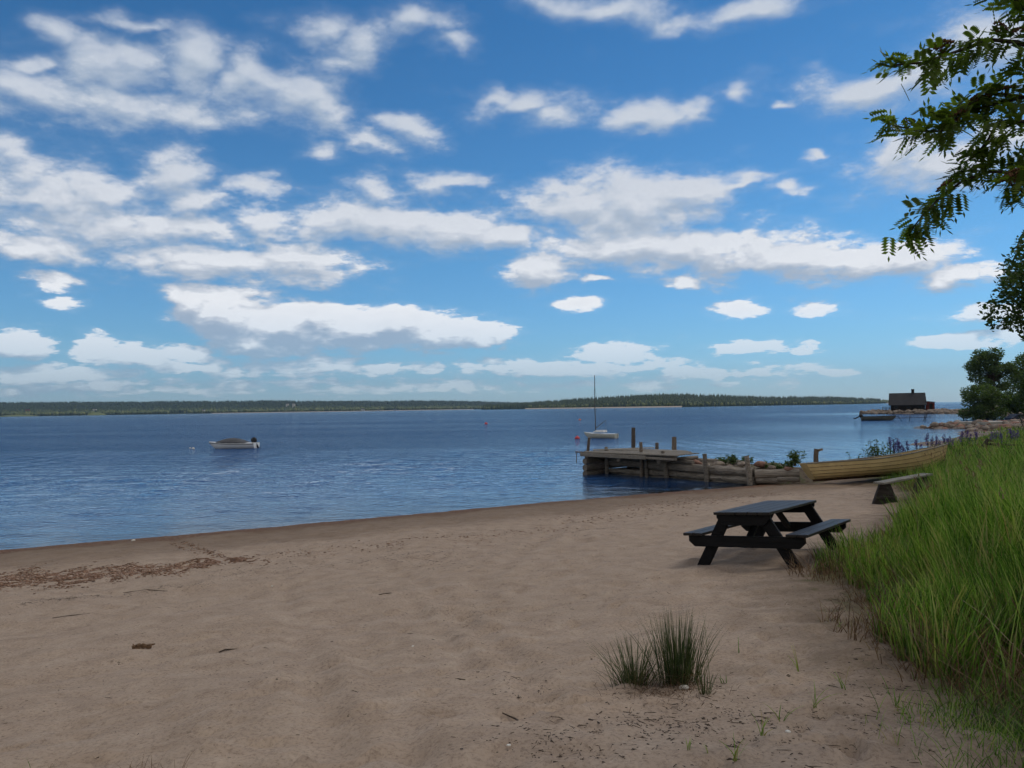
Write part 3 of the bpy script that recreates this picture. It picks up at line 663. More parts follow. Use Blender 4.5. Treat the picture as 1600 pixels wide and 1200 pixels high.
for px, D, hgt, cl, n, lf, lm, lab in [
    (1549, 165, 14.5, ('r', 4.6, 3.4, 4.8, 38, .9, 1.7, 9.3), 12000, .42, 'alderleaf', 'tall loose-crowned alder rising behind the dense shore bush'),
    (1537, 135, 7.4, ('r', 3.6, 3.0, 3.3, 34, .8, 1.6, 3.6), 11000, .34, 'alderleaf', 'dense dark rounded alder at the shore end of the meadow, leftmost of the trees'),
    (1588, 140, 5.8, ('r', 3.4, 3.0, 2.4, 24, .8, 1.4, 3.3), 7000, .32, 'brightleaf', 'bright green bushy tree right of the dark alder, by the parked car'),
    (1612, 170, 13, ('r', 5.0, 4.0, 5.2, 34, 1.2, 2.1, 7.2), 9000, .42, 'alderleaf', 'dark tree at the right edge behind the bright green bush'),
    (1640, 115, 9.5, ('r', 4.2, 4.0, 3.4, 30, 1.0, 1.7, 5.4), 9000, .32, 'mapleleaf', 'shady tree at the right frame edge beside the spruce')]:
    b = gp(px, D); _, rx, ry, rz_, nc, r0, r1, cz = cl
    tree('shore_tree', b, hgt, rand_clumps(0, 0, cz, rx, ry, rz_, nc, r0, r1, n), n, lf, M[lm], lab, n % 97, .2 + hgt * .008, 'trees beyond the meadow')

# ------------------------------------------------------------------ rowan tree at the right edge
def rowan():
    bx, by = 4.75, 5.35; bz = hz(bx, by)
    t = empty('rowan_tree', (bx, by, bz), 0, 'rowan tree whose dark feathery branches with brown flower heads hang in at the upper right', 'tree')
    O = Vector((bx, by, bz)); tb = MB(); crown_nodes = []
    main = [Vector((0, 0, -.2)), Vector((.03, .02, 1.0)), Vector((-.06, .0, 2.2)), Vector((.04, -.05, 3.4)), Vector((.1, .05, 4.8))]
    tb.tube(main, [.12, .10, .085, .06, .03], 10, jit=.07)
    BR = [([(1590, 66), (1545, 62), (1490, 82), (1440, 98), (1394, 102)], 1.9), ([(1608, 20), (1585, -5)], 2.2), ([(1640, 40), (1600, 15), (1560, -30)], 2.4),
          ([(1590, 150), (1545, 145), (1500, 172)], 1.75), ([(1610, 150), (1560, 160), (1510, 175), (1470, 205), (1435, 205), (1394, 195)], 1.7),
          ([(1600, 190), (1560, 190), (1540, 225), (1515, 250)], 1.5), ([(1640, 275), (1590, 270), (1545, 268), (1505, 282), (1470, 308), (1442, 336), (1422, 362)], 1.2), ([(1620, 300), (1600, 300), (1580, 290)], 1.15),
          ([(1650, 240), (1610, 262)], 1.3), ([(1640, 130), (1600, 112)], 1.5), ([(1700, 90), (1750, 60), (1800, 20)], 2.0), ([(1700, 200), (1760, 190), (1850, 150)], 1.5), ([(1700, -30), (1660, -90)], 2.6), ([(1750, 290), (1830, 300)], 1.2)]
    rr = random.Random(4)
    for path, z0 in BR:
        D = 4.95 + rr.uniform(-.15, .3); pts = [PD(a, b_, D + .06 * i * rr.uniform(-1, 1)) - O for i, (a, b_) in enumerate(path)]
        start = Vector((0, 0, min(4.3, max(1.9, pts[0].z - .3 - .15 * rr.random()))))
        full = [start, start.lerp(pts[0], .55) + Vector((0, 0, .08))] + pts
        n = len(full); tb.tube(full, [.015 * (1 - i / n) + .003 for i in range(n)], 7, jit=.05)
        # nodes along the visible part
        for i in range(1, n - 1):
            a_, b_ = full[i], full[i + 1]; L = (b_ - a_).length; k = max(1, int(L / .019))
            if i == 1: k = k // 2
            for q in range(k):
                crown_nodes.append((a_.lerp(b_, q / k), (b_ - a_).normalized()))
        crown_nodes += [(full[-1], (full[-1] - full[-2]).normalized())] * 4
    # upper crown outside the picture
    for q in range(60):
        a = rr.uniform(0, 6.28); zz = rr.uniform(2.6, 4.8); L = rr.uniform(.4, 1.3)
        d = Vector((math.cos(a), math.sin(a), rr.uniform(-.1, .5))).normalized()
        if d.x < -.2: continue
        p0 = Vector((0, 0, zz)); p1 = p0 + d * L; tb.tube([p0, p0.lerp(p1, .5) + Vector((0, 0, .05)), p1], [.016, .011, .004], 5)
        for k in range(int(L / .07)): crown_nodes.append((p0.lerp(p1, .3 + .7 * k * .07 / L), d))
    tb.build('trunk', M['bark'], t, smooth=True)
    # leaflets
    C = []; heads = []; r = np.random.default_rng(12); V = []; rn = []
    for (p, d) in crown_nodes:
        for q in range(2):
            off = Vector(r.normal(size=3)) * .04; base = p + off
            dirv = (d * .7 + Vector(r.normal(size=3)) * .7 + Vector((0, 0, -.08))).normalized(); L = r.uniform(.10, .155)
            side = dirv.cross(Vector((0, 0, 1)) + Vector(r.normal(size=3)) * .25).normalized(); nn = side.cross(dirv); cval = r.random()
            m_ = 6
            for k in range(m_):
                f = .25 + .72 * k / m_; c = base + dirv * (L * f) - Vector((0, 0, .25 * L * f * f)); ll = L * .40 * (1 - .35 * abs(f - .55)); w = ll * .22
                for sg in (-1, 1):
                    e = (side * sg * .92 + dirv * .42 - nn * .12).normalized(); o_ = e.cross(nn).normalized()
                    V += [c, c + e * ll * .5 + o_ * w, c + e * ll, c + e * ll * .5 - o_ * w]; rn += [cval] * 4
            c = base + dirv * L - Vector((0, 0, .25 * L)); V += [c, c + dirv * .025 + side * .008, c + dirv * .055, c + dirv * .025 - side * .008]; rn += [cval] * 4
        if r.random() < .045: heads.append(p + Vector((r.normal() * .03, r.normal() * .03, .05 + .03 * r.random())))
    i = (np.arange(len(V) // 4) * 4)[:, None]
    link('crown', np_mesh('crown', np.array([tuple(v) for v in V]), [i + np.array([[0, 1, 2, 3]])], {'rnd': rn}), M['rowanleaf'], t)
    # flower heads: flat umbels of small dry blossoms
    k = 70; rad = .055 * np.sqrt(r.random(k)); an = r.random(k) * 6.28
    Q = np.stack([rad * np.cos(an), rad * np.sin(an), .012 * (1 - (rad / .055) ** 2) + r.normal(size=k) * .003], 1)
    Vh, Fh, _ = stamp(Q, ICO, np.full((k, 3), .006), .1, 3); hm = MB()
    st = MB()
    for a in range(6): st.tube([(0, 0, -.05), (.03 * math.cos(a), .03 * math.sin(a), 0)], [.0025, .0015], 4)
    off = len(Vh); sv = np.array(st.v)
    fq = [Fh] + [np.array([f for f in st.f if len(f) == 4]) + off]
    hme = np_mesh('flower_head', np.concatenate([Vh, sv]), fq, smooth=True)
    for hp in heads[:90]:
        o = link('flower_head', hme, M['rowanflower'], t, hp, (r.normal() * .3, r.normal() * .3, r.random() * 6)); sc_ = r.uniform(.8, 1.25); o.scale = (sc_,) * 3
rowan()

# ------------------------------------------------------------------ picnic table
def terrain_rot(x_, y_, ang, e=.8):
    dx = (hz(x_ + e, y_, False) - hz(x_ - e, y_, False)) / (2 * e); dy = (hz(x_, y_ + e, False) - hz(x_, y_ - e, False)) / (2 * e)
    n = Vector((-dx, -dy, 1)).normalized(); xa = Vector((math.cos(ang), math.sin(ang), 0)); xa = (xa - n * xa.dot(n)).normalized(); ya = n.cross(xa)
    return Matrix((xa, ya, n)).transposed()
def picnic():
    a = R(53); L = 2.15; near = Vector((3.235, 10.82)); c = near + Vector((math.cos(a), math.sin(a))) * (L / 2)
    t = empty('picnic_table', (c.x, c.y, hz(c.x, c.y, False) + .01), 0, 'black wooden picnic table with attached benches standing on the sand', 'picnic table')
    t.rotation_euler = terrain_rot(c.x, c.y, a).to_euler(); t.scale = (1.05, 1.07, 1.03)
    top = MB()
    for k in range(5): top.box((0, -.304 + .152 * k, .735), (L, .142, .038))
    top.build('tabletop', M['blackwood_top'], t, .006)
    for sy in (-1, 1):
        sm_ = MB()
        for k in range(2): sm_.box((0, sy * (.625 + .142 * k), .445), (L, .132, .038))
        sm_.build('seat', M['blackwood_top'], t, .006)
    for sx in (-1, 1):
        xx = sx * (L / 2 - .13)
        for sy in (-1, 1):
            MB().beam((xx, sy * .64, -.03), (xx, sy * .235, .716), .15, .05, up=(1, 0, 0)).build('leg', M['blackwood'], t, .004)
        xo = xx - sx * -.0465
        MB().prism([(-.78, .425), (-.78, .345), (-.70, .27), (.70, .27), (.78, .345), (.78, .425)], -.0225, .0225).build('seat_support', M['blackwood'], t, .004, loc=(xo, 0, 0), rot=(0, 0, PI / 2))
        MB().prism([(-.36, .715), (-.36, .67), (-.28, .57), (.28, .57), (.36, .67), (.36, .715)], -.0225, .0225).build('top_support', M['blackwood'], t, .004, loc=(xo, 0, 0), rot=(0, 0, PI / 2))
        MB().beam((xx * .90, 0, .36), (xx * .32, 0, .70), .09, .045).build('brace', M['blackwood'], t, .004)
picnic()

# ------------------------------------------------------------------ trestle bench
def bench():
    p = G(1383, 787, False); q = Vector((p.x + 1.55, p.y + 1.05)); a = math.atan2(q.y - p.y, q.x - p.x); L = (Vector((q.x, q.y)) - Vector((p.x, p.y))).length
    t = empty('trestle_bench', (p.x, p.y, p.z), 0, 'low weathered bench of one thick plank on solid trestle ends beside the tall grass', 'bench')
    e = t; tilt = .07
    MB().box((0, 0, 0), (L + .55, .30, .05)).build('plank', M['benchwood'], t, .006, loc=(math.cos(a) * L / 2, math.sin(a) * L / 2, .56 + tilt * .5), rot=(0, -tilt / L, a))
    for k, (ox, h) in enumerate(((0, .53), (L - .05, .60))):
        fx, fy = math.cos(a) * ox, math.sin(a) * ox; gz_ = hz(p.x + fx, p.y + fy, False) - p.z
        w0, w1 = (.36, .13)
        MB().prism([(-w0, gz_ - .05), (w0, gz_ - .05), (w1, h), (-w1, h)], -.05, .05).build('trestle', M['darkboard'], t, .006, loc=(fx, fy, 0), rot=(0, 0, R(4 + 12 * k)))
        MB().box((0, -.065, (gz_ + h) * .28), (.56, .03, .09)).build('crosspiece', M['darkboard'], t, .004, loc=(fx, fy, 0), rot=(0, 0, R(4 + 12 * k)))
bench()

# ------------------------------------------------------------------ boats
def hull_sections(L, B, D, bow_rise, stern_w, n=26, strakes=0, rake=.5, lap=.012, full=.5, stern_rise=.0, vee=.5):
    """station rings from port gunwale over the keel to starboard, x from stern 0 to bow L"""
    rings = []; m_ = 6 if not strakes else strakes
    for i in range(n + 1):
        u = i / n; x_ = u * L
        wgt = (1 - max(0, (u - full) / (1 - full)) ** 2.2) if u > full else (stern_w + (1 - stern_w) * math.sin(min(1, u / full) * PI / 2))
        hb = max(.012, B / 2 * wgt); sh = bow_rise * max(0, (u - .35) / .65) ** 1.9 + stern_rise * (1 - u) ** 2 if True else 0
        keel = D * (.0 + .9 * max(0, (u - .72) / .28) ** 2.6 * .75); zt = D + sh
        half = []
        for j in range(m_ + 1):
            v = j / m_; yy = hb * (1 - (1 - v) ** (1.9 + vee)) ** (.62); zz = keel + (zt - keel) * (v ** 1.45)
            xo = x_ + rake * max(0, (u - .8) / .2) * (v) * .5
            if strakes:
                o0 = 0.0 if j == 0 else lap
                if j > 0: half.append((xo, yy - lap * .6, zz - .002))
                half.append((xo, yy + lap * .6, zz + .002))
            else: half.append((xo, yy, zz))
        ring = [(x0, -y0, z0) for x0, y0, z0 in half[::-1]] + half[1:] if not strakes else [(x0, -y0, z0) for x0, y0, z0 in half[::-1]] + half
        rings.append(ring)
    return rings
def hull_mb(rings, stern=True):
    mb = MB(); k = len(rings[0]); vs = [v for r_ in rings for v in r_]; n = len(rings)
    fs = [(i * k + j, i * k + j + 1, (i + 1) * k + j + 1, (i + 1) * k + j) for i in range(n - 1) for j in range(k - 1)]
    if stern: fs.append(tuple(range(k)))
    fs.append(tuple((n - 1) * k + j for j in range(k)))
    return mb.add(vs, fs)
def yellow_boat():
    a = Vector((11.4, 29.4)); bb = Vector((16.5, 29.3)); ang = math.atan2(bb.y - a.y, bb.x - a.x)
    t = empty('rowing_boat', (a.x, a.y, .29), ang, 'yellow clinker-built wooden rowing boat pulled up on the sand into the grass', 'rowing boat')
    t.rotation_euler = (R(-5), R(-3.4), ang)
    L = 5.0; rings = hull_sections(L, 1.55, .62, .36, .50, 30, 6, .45, .011, .5, .02)
    # raked transom: shift the stern top outwards
    for i, r_ in enumerate(rings):
        u = max(0, 1 - i / 4); rings[i] = [(x_ - .30 * u * max(0, z_ / .62), y_, z_) for x_, y_, z_ in r_]
    hull_mb(rings).build('hull', M['yellow'], t, solid=.018)
    for sg in (0, -1):
        path = [Vector(r_[sg]) + Vector((0, 0, .012)) for r_ in rings]; MB().tube(path, [.028] * len(path), 6).build('gunwale', M['gunwale'], t)
    lapm = MB()
    for j in range(1, 6):
        for sg in (-1, 1):
            q = [Vector(r_[len(r_) // 2 + sg * 2 * j + (0 if sg > 0 else -0)]) for r_ in rings]; lapm.tube([v_ + Vector((0, sg * .006, -.004)) for v_ in q], [.0055] * len(q), 4)
    lapm.build('strake_edge', M['antifoul'], t)
    kp = [Vector(r_[len(r_) // 2]) + Vector((0, 0, -.03)) for r_ in rings]; kp = [Vector((p_.x, 0, p_.z)) for p_ in kp]; MB().tube(kp, [.035] * len(kp), 6).build('keel', M['antifoul'], t)
    for u in (.22, .48, .74):
        i = int(u * 30); w_ = abs(rings[i][0][1]) * 2 - .06; MB().box((rings[i][0][0], 0, rings[i][0][2] - .17), (.22, w_, .03)).build('thwart', M['gunwale'], t, .004)
    MB().tube([(.9, .3, .62), (2.2, .45, .69), (3.6, .30, .74)], [.02, .02, .02], 8).build('oar', M['gunwale'], t)
yellow_boat()
def outboard(parent, x_, z_, tilt, s_=1.0, m=None):
    o = MB(); o.lathe([(.001, 0), (.15, .02), (.19, .12), (.19, .30), (.15, .42), (.05, .48), (.001, .485)], 16, (0, 0, 0)); 
    cowl = o.build('outboard_cowl', m or M['black'], parent, smooth=True, loc=(x_, 0, z_), rot=(0, tilt, 0)); cowl.scale = (1.35 * s_, .9 * s_, s_)
    l = MB().box((-.02, 0, -.32), (.16, .07, .66)).box((-.08, 0, -.66), (.32, .05, .06)).tube([(-.02, 0, -.72), (-.20, 0, -.72)], [.05, .045], 10).build('outboard_leg', M['black'], parent, .01, loc=(x_, 0, z_), rot=(0, tilt, 0)); l.scale = (s_,) * 3
def motor_boat():
    p = W(366, 700.5, 0); t = empty('motor_boat', (p.x, p.y, -.16), R(180 - 2), 'white open motor boat under a grey tarpaulin with a covered black outboard', 'motor boat')
    L = 4.05; rings = hull_sections(L, 1.75, .62, .12, .86, 24, 0, .5, full=.45, vee=.1)
    for r_ in rings:
        for i, v_ in enumerate(r_): r_[i] = (v_[0] - L / 2, v_[1], v_[2])
    hull_mb(rings).build('hull', M['white'], t, smooth=False, solid=.02)
    rub = MB()
    for sg in (0, -1): rub.tube([Vector(r_[sg]) + Vector((0, 0, -.07)) for r_ in rings], [.025] * len(rings), 6)
    rub.build('rubbing_strake', M['black'], t)
    # foredeck + gunwale top
    dk = MB(); vs = []; fs = []
    for r_ in rings: a, b_ = Vector(r_[0]), Vector(r_[-1]); vs += [a + Vector((0, 0, .01)), (a + b_) / 2 + Vector((0, 0, .05)), b_ + Vector((0, 0, .01))]
    n = len(rings); fs = [(i * 3 + j, i * 3 + j + 1, (i + 1) * 3 + j + 1, (i + 1) * 3 + j) for i in range(n - 1) for j in range(2)]
    dk.add(vs, fs).build('deck', M['white'], t, solid=.03)
    cov = MB(); vs = []; m_ = 12; us = np.linspace(.20, .88, 20)
    for u in us:
        i = min(23, int(u * 24)); r_ = rings[i]; hw = abs(r_[0][1]) * .96; zt = r_[0][2] + .035; q = (u - .20) / .68
        hh = .36 * math.sin(PI * min(1, q * 1.0)) ** .8 * (1.25 - .6 * q * .5) + .02
        for j in range(m_ + 1):
            v = -1 + 2 * j / m_; vs.append((u * L - L / 2, hw * v, zt + hh * (1 - abs(v) ** 2.2) + .012 * math.sin(j * 2.3 + u * 40)))
    n = len(us); k = m_ + 1
    cov.add(vs, [(i * k + j, i * k + j + 1, (i + 1) * k + j + 1, (i + 1) * k + j) for i in range(n - 1) for j in range(m_)]).build('tarpaulin', M['tarp'], t, smooth=True, solid=.01)
    outboard(t, -L / 2 + .14, .66, R(28), 1.0)
motor_boat()
def sail_boat():
    p = W(939, 684.5, 0); ang = R(180 - 38); t = empty('sailing_dinghy', (p.x, p.y, -.12), ang, 'small cream sailing boat with a bare mast moored beyond the jetty', 'sailboat')
    L = 3.7; rings = hull_sections(L, 1.4, .56, .14, .6, 22, 0, .4, full=.42)
    rings = [[(x_ - L / 2, y_, z_) for x_, y_, z_ in r_] for r_ in rings]
    hull_mb(rings).build('hull', M['creamhull'], t, smooth=False, solid=.02)
    vs = []
    for r_ in rings: a, b_ = Vector(r_[0]), Vector(r_[-1]); vs += [a + Vector((0, 0, .01)), (a + b_) / 2 + Vector((0, 0, .04)), b_ + Vector((0, 0, .01))]
    n = len(rings); MB().add(vs, [(i * 3 + j, i * 3 + j + 1, (i + 1) * 3 + j + 1, (i + 1) * 3 + j) for i in range(n - 1) for j in range(2)]).build('deck', M['white'], t, solid=.03)
    MB().add([(-.5, -.45, .72), (.8, -.38, .72), (.8, .38, .72), (-.5, .45, .72), (-.5, -.36, .95), (.45, -.28, .93), (.45, .28, .93), (-.5, .36, .95)], [(0, 1, 5, 4), (1, 2, 6, 5), (2, 3, 7, 6), (3, 0, 4, 7), (4, 5, 6, 7), (0, 3, 2, 1)]).build('cabin', M['white'], t, .03)
    MB().tube([(.62, 0, .7), (.66, 0, 3.5), (.62, 0, 6.6)], [.055, .05, .035], 8).build('mast', M['mast'], t)
    MB().tube([(.55, 0, 1.15), (-.6, 0, 1.95)], [.04, .035], 8).build('boom', M['mast'], t)
    MB().tube([(-.6, 0, .75), (-.6, 0, 1.95)], [.015, .015], 6).build('boom_crutch', M['mast'], t)
    rg = MB()
    for e in ((1.95, 0, .85), (.3, .6, .75), (.3, -.6, .75)): rg.tube([(.62, 0, 5.4), e], [.006, .006], 4)
    rg.build('rigging', M['metal'], t)
    MB().tube([(-1.95, 0, -.1), (-2.02, 0, .75)], [.03, .03], 6).build('rudder', M['gunwale'], t)
sail_boat()
def grey_boat():
    p = W(1372, 657, 0); t = empty('skiff', (p.x, p.y, -.12), R(-20), 'dull grey open skiff with tilted outboard moored before the grey-roofed cabin', 'boat')
    L = 5.6; rings = hull_sections(L, 1.9, .85, .12, .85, 22, 0, .3, full=.5)
    rings = [[(x_ - L / 2, y_, z_) for x_, y_, z_ in r_] for r_ in rings]
    hull_mb(rings).build('hull', M['greyhull'], t, smooth=False, solid=.04)
    rub = MB()
    for sg in (0, -1): rub.tube([Vector(r_[sg]) for r_ in rings], [.04] * len(rings), 6)
    rub.build('gunwale', M['black'], t)
    for u in (.25, .55): i = int(u * 22); MB().box((rings[i][0][0], 0, .62), (.3, 1.6, .05)).build('thwart', M['greyhull'], t)
    outboard(t, -L / 2 - .25, .85, R(62), 1.35)
    MB().tube([(L / 2, 0, .9), (L / 2 + .5, 0, .75), (L / 2 + .9, .1, .2), (L / 2 + 1.4, .1, 0)], [.05] * 4, 6).build('mooring_rope', M['black'], t)
grey_boat()
for px, py, m_, s_, lab in [(902, 685.5, 'redbuoy', .34, 'pinkish red mooring buoy left of the sailing boat'), (906, 656.5, 'orangebuoy', .42, 'pale orange buoy far out above the red mooring buoy'),
                            (759.5, 662.5, 'redbuoy', .42, 'small red buoy alone in the middle of the open water'), (302, 701.5, 'whitebuoy', .17, 'white mooring buoy floating just left of the motor boat'), (297, 700.5, 'whitebuoy', .11, 'tiny pale float beside the white mooring buoy')]:
    p = W(px, py, 0); MB().lathe([(.001, -.5), (.55, -.4), (.95, -.05), (1, .25), (.8, .62), (.38, .88), (.16, 1.0), (.16, 1.2), (.001, 1.22)], 16).build('buoy', M[m_], None, smooth=True, loc=p)
    o = bpy.context.scene.objects[-1] if False else [ob for ob in col.objects if ob.name.startswith('buoy')][-1]; o.scale = (s_ * .8,) * 3; tag(o, lab, 'buoy', 'mooring buoys')

# ------------------------------------------------------------------ jetty
def jetty():
    t = empty('timber_jetty', (0, 0, 0), 0, 'old weathered log jetty with plank deck and leaning posts by the beach', 'jetty')
    o0 = W(917, 737, 0); t.location = (o0.x, o0.y, 0); O = Vector((o0.x, o0.y, 0))
    A = W(917, 737, 0); Bp = W(1178, 757, 0)
    def F_(px):                       # point on the front face line at water level for a pixel column
        d = ray(px, 740); n = Vector((Bp.y - A.y, A.x - Bp.x)); tt = n.dot(Vector((A.x, A.y))) / (n.x * d.x + n.y * d.y); return Vector((d.x * tt, d.y * tt, 0))
    def FZ(px, py, off=0.0):           # point on the front plane seen at px,py
        p = F_(px); d = ray(px, py); k = p.y / d.y; z_ = CAMZ + d.z * k
        nrm = Vector((Bp.y - A.y, A.x - Bp.x, 0)).normalized(); nrm = -nrm if nrm.y > 0 else nrm
        return Vector((p.x, p.y, z_)) + nrm * off - O
    Z = lambda zx, zy: (880 + zx / 4.444, 560 + zy / 4.444)
    # logs
    def log(p0, p1, r, off=0.0, m='log'):
        a = FZ(*Z(*p0), off); b_ = FZ(*Z(*p1), off); L = (b_ - a).length; x_ = (b_ - a).normalized(); n = 9
        path = [(L * i / (n - 1), .02 * math.sin(i * 1.7 + p0[0]), .015 * math.sin(i * 2.1 + p0[1])) for i in range(n)]
        o = MB().tube(path, [r * .9 * (1 + .10 * math.sin(i + p0[1])) for i in range(n)], 12, jit=.07, seed=int(p0[0])).build('log', M[m], t, smooth=False, loc=a)
        y_ = Vector((0, 0, 1)).cross(x_).normalized(); o.rotation_euler = Matrix((x_, y_, x_.cross(y_))).transposed().to_euler()
        return o
    for p0, p1, r, off in [((185, 668), (560, 672), .10, 0), ((185, 690), (640, 700), .12, -.04), ((180, 714), (600, 738), .17, 0), ((600, 742), (1030, 776), .19, 0), ((1030, 772), (1320, 792), .20, 0),
                           ((150, 768), (340, 778), .08, .05), ((330, 776), (600, 796), .12, 0), ((600, 792), (800, 806), .13, .02), ((780, 806), (1040, 828), .15, 0), ((1030, 826), (1330, 846), .14, .02),
                           ((640, 706), (900, 724), .12, -.05), ((330, 808), (1040, 862), .12, -.02), ((1040, 862), (1330, 872), .12, -.05)]:
        log(p0, p1, r, off)
    # landward logs on the sand
    for p0, p1, r in [((1330, 806), (1640, 804), .20), ((1340, 846), (1560, 852), .12), ((1490, 838), (1640, 842), .08)]:
        a = W(*Z(*p0), .28); a = Vector((F_(Z(*p0)[0]).x, F_(Z(*p0)[0]).y, 0)); d = ray(*Z(*p0)); k = a.y / d.y; a = Vector((d.x * k, d.y * k, CAMZ + d.z * k)); d = ray(*Z(*p1)); k = (a.y - .5) / d.y
        b_ = Vector((d.x * k, a.y - .5, CAMZ + d.z * k)); L = (b_ - a).length; x_ = (b_ - a).normalized()
        o = MB().tube([(L * i / 7, 0, 0) for i in range(8)], [r * (1 + .06 * math.sin(i * 2)) for i in range(8)], 12, jit=.05).build('log', M['log'], t, loc=a - O)
        y_ = Vector((0, 0, 1)).cross(x_).normalized(); o.rotation_euler = Matrix((x_, y_, x_.cross(y_))).transposed().to_euler()
    # front posts
    for zx0, zy0, zx1, zy1, r, m_ in [(208, 548, 168, 800, .085, 'postwood'), (325, 612, 325, 805, .10, 'log'), (567, 580, 567, 830, .09, 'postwood'), (597, 676, 605, 835, .085, 'log'), (716, 642, 752, 850, .105, 'log'), (1008, 660, 1024, 868, .11, 'log'), (1300, 674, 1330, 880, .12, 'log')]:
        a = FZ(*Z(zx0, zy0), .23); b_ = FZ(*Z(zx1, zy1), .23); b_.z -= .5
        MB().tube([a, a.lerp(b_, .5) + Vector((.015, 0, 0)), b_], [r * .8, r, r * .95], 9, jit=.07, seed=zx0).build('post', M[m_], t)
    # deck
    zd = 1.10
    c0 = W(911, 705.5, zd); c1 = W(966, 696.5, zd); c2 = W(1060, 701.5, zd); c3 = W(1124, 709, zd); c4 = W(1052, 711, zd)
    uax = (Vector((c4.x, c4.y, 0)) - Vector((c0.x, c0.y, 0))); Lx = uax.length; uax.normalize(); vax = Vector((-uax.y, uax.x, 0)); vax = vax if vax.y > 0 else -vax
    fr = lambda u, v, z_: Vector((c0.x, c0.y, 0)) + uax * u + vax * v + Vector((0, 0, z_)) - O
    rr = random.Random(2); dm = MB(); n = 40; wd = 3.3
    for k in range(30):               # boards run along the jetty
        pass
    nb = 17
    for k in range(nb):
        v0 = wd * k / nb; v1 = wd * (k + .93) / nb; u0 = rr.uniform(-.12, .06) ; u1 = Lx + rr.uniform(-.1, .2) - (0 if k < 9 else (k - 8) * .22); zz = zd + rr.uniform(-.012, .012)
        pts = [fr(u0, v0, zz), fr(u1, v0, zz), fr(u1, v1, zz), fr(u0, v1, zz)]
        dm.add(pts + [p_ - Vector((0, 0, .04)) for p_ in pts], [(0, 1, 2, 3), (7, 6, 5, 4), (0, 4, 5, 1), (1, 5, 6, 2), (2, 6, 7, 3), (3, 7, 4, 0)])
    dk = dm.build('deck', M['deckwood'], t, .004)
    # loose boards: one lying along the top, one poking out at the end
    MB().beam(fr(.2, .5, zd + .06), fr(1.9, 3.0, zd + .09), .18, .04).build('loose_board', M['deckwood'], t, .004)
    MB().beam(fr(-.75, .35, zd - .06), fr(.8, .2, zd - .06), .12, .05).build('end_board', M['postwood'], t, .004)
    MB().tube([fr(-.72, .35, zd - .08), fr(-.72, .35, zd - .6)], [.02, .02], 6).build('hanging_peg', M['postwood'], t)
    MB().beam(fr(-.1, -.06, zd - .14), fr(Lx * .72, -.06, zd - .16), .09, .16).build('fascia_beam', M['deckwood'], t, .01)
    MB().beam(fr(Lx * .66, -.02, zd - .17), fr(Lx * 1.02, .1, zd - .19), .09, .10).build('fascia_beam', M['log'], t, .01)
    for v in (.5, 1.7, 2.9): MB().tube([fr(.05, v, zd - .13), fr(Lx * .95 - v * .4, v, zd - .13)], [.10, .09], 9, jit=.05).build('joist', M['log'], t)
    for u in (.1, 2.0, 4.2): MB().tube([fr(u, .1, zd - .30), fr(u, wd * .95, zd - .30)], [.10, .09], 9, jit=.05).build('cross_log', M['log'], t)
    for zz, r_ in ((.64, .14), (.34, .15), (.05, .15)):
        MB().tube([fr(.1, .0, zz), fr(.25, wd, zz)], [r_, r_ * .9], 10, jit=.06).build('end_log', M['log'], t)
        MB().tube([fr(.2, wd * .95, zz), fr(Lx + 1.5, wd * .95, zz)], [r_, r_ * .9], 10, jit=.06).build('log', M['log'], t)
    # mooring posts at the back of the deck
    for zx, zt, zb, r_ in [(487, 480, 602, .115), (650, 585, 618, .09), (770, 545, 632, .12)]:
        px, pyt = Z(zx, zt); pyb = Z(zx, zb)[1]; base = W(px, pyb, zd); top = PD(px, pyt, base.y)
        MB().tube([Vector((base.x, base.y, -.8)) - O, Vector((base.x, base.y, zd)) - O, top - O], [r_, r_, r_ * .9], 9, jit=.07, seed=zx).build('mooring_post', M['postwood'], t)
    # dark core of stones seen between the logs
jetty()

# ------------------------------------------------------------------ rocks
def rock_mesh(seed, sub=2):
    TV, TF = ico_tmpl(sub); d = TV.copy(); r = 1 + .45 * fbm(d[:, 0] * 1.6 + seed * 7, d[:, 1] * 1.6 + d[:, 2] * 1.3, 3, seed) + .15 * np.abs(vnoise(d[:, 2] * 3 + seed, d[:, 0] * 3, seed))
    V = d * r[:, None] * np.array([1, .8, .62]); return np_mesh('rock', V, [TF])
RM = [rock_mesh(i) for i in range(5)]; RM2 = [rock_mesh(i + 9) for i in range(3)]
for m_ in RM: m_.materials.append(M['rock'])
for m_ in RM2: m_.materials.append(M['redrock'])
def jwall(px, py, back):
    A = W(917, 737, 0); Bp = W(1178, 757, 0); n = Vector((Bp.y - A.y, A.x - Bp.x)).normalized(); n = n if n.y > 0 else -n
    a = Vector((A.x, A.y)) + n * back; d = ray(px, py); tt = n.dot(a) / (n.x * d.x + n.y * d.y); return Vector((d.x * tt, d.y * tt, CAMZ + d.z * tt))
ROCKS = [(1087, 723, .34, 1, 'rust red boulder under the right end of the jetty deck'), (1104, 727, .20, 0, 'small pale stone beside the rust red boulder in the jetty'),
         (1122, 726, .34, 0, 'flat grey boulder behind the third log post from the sand'), (1140, 729, .22, 0, 'low grey stone between two leafy plants on the jetty fill'),
         (1160, 725, .30, 0, 'dark grey boulder left of the tall leaning end post'), (1188, 725, .36, 1, 'largest rounded brown boulder just right of the leaning end post'),
         (1207, 731, .22, 0, 'small stone right of the largest brown boulder'), (1232, 733, .26, 1, 'reddish stone between the brown boulder and the yellow boat'), (1070, 733, .24, 1, 'small reddish stone wedged above the jetty logs')]
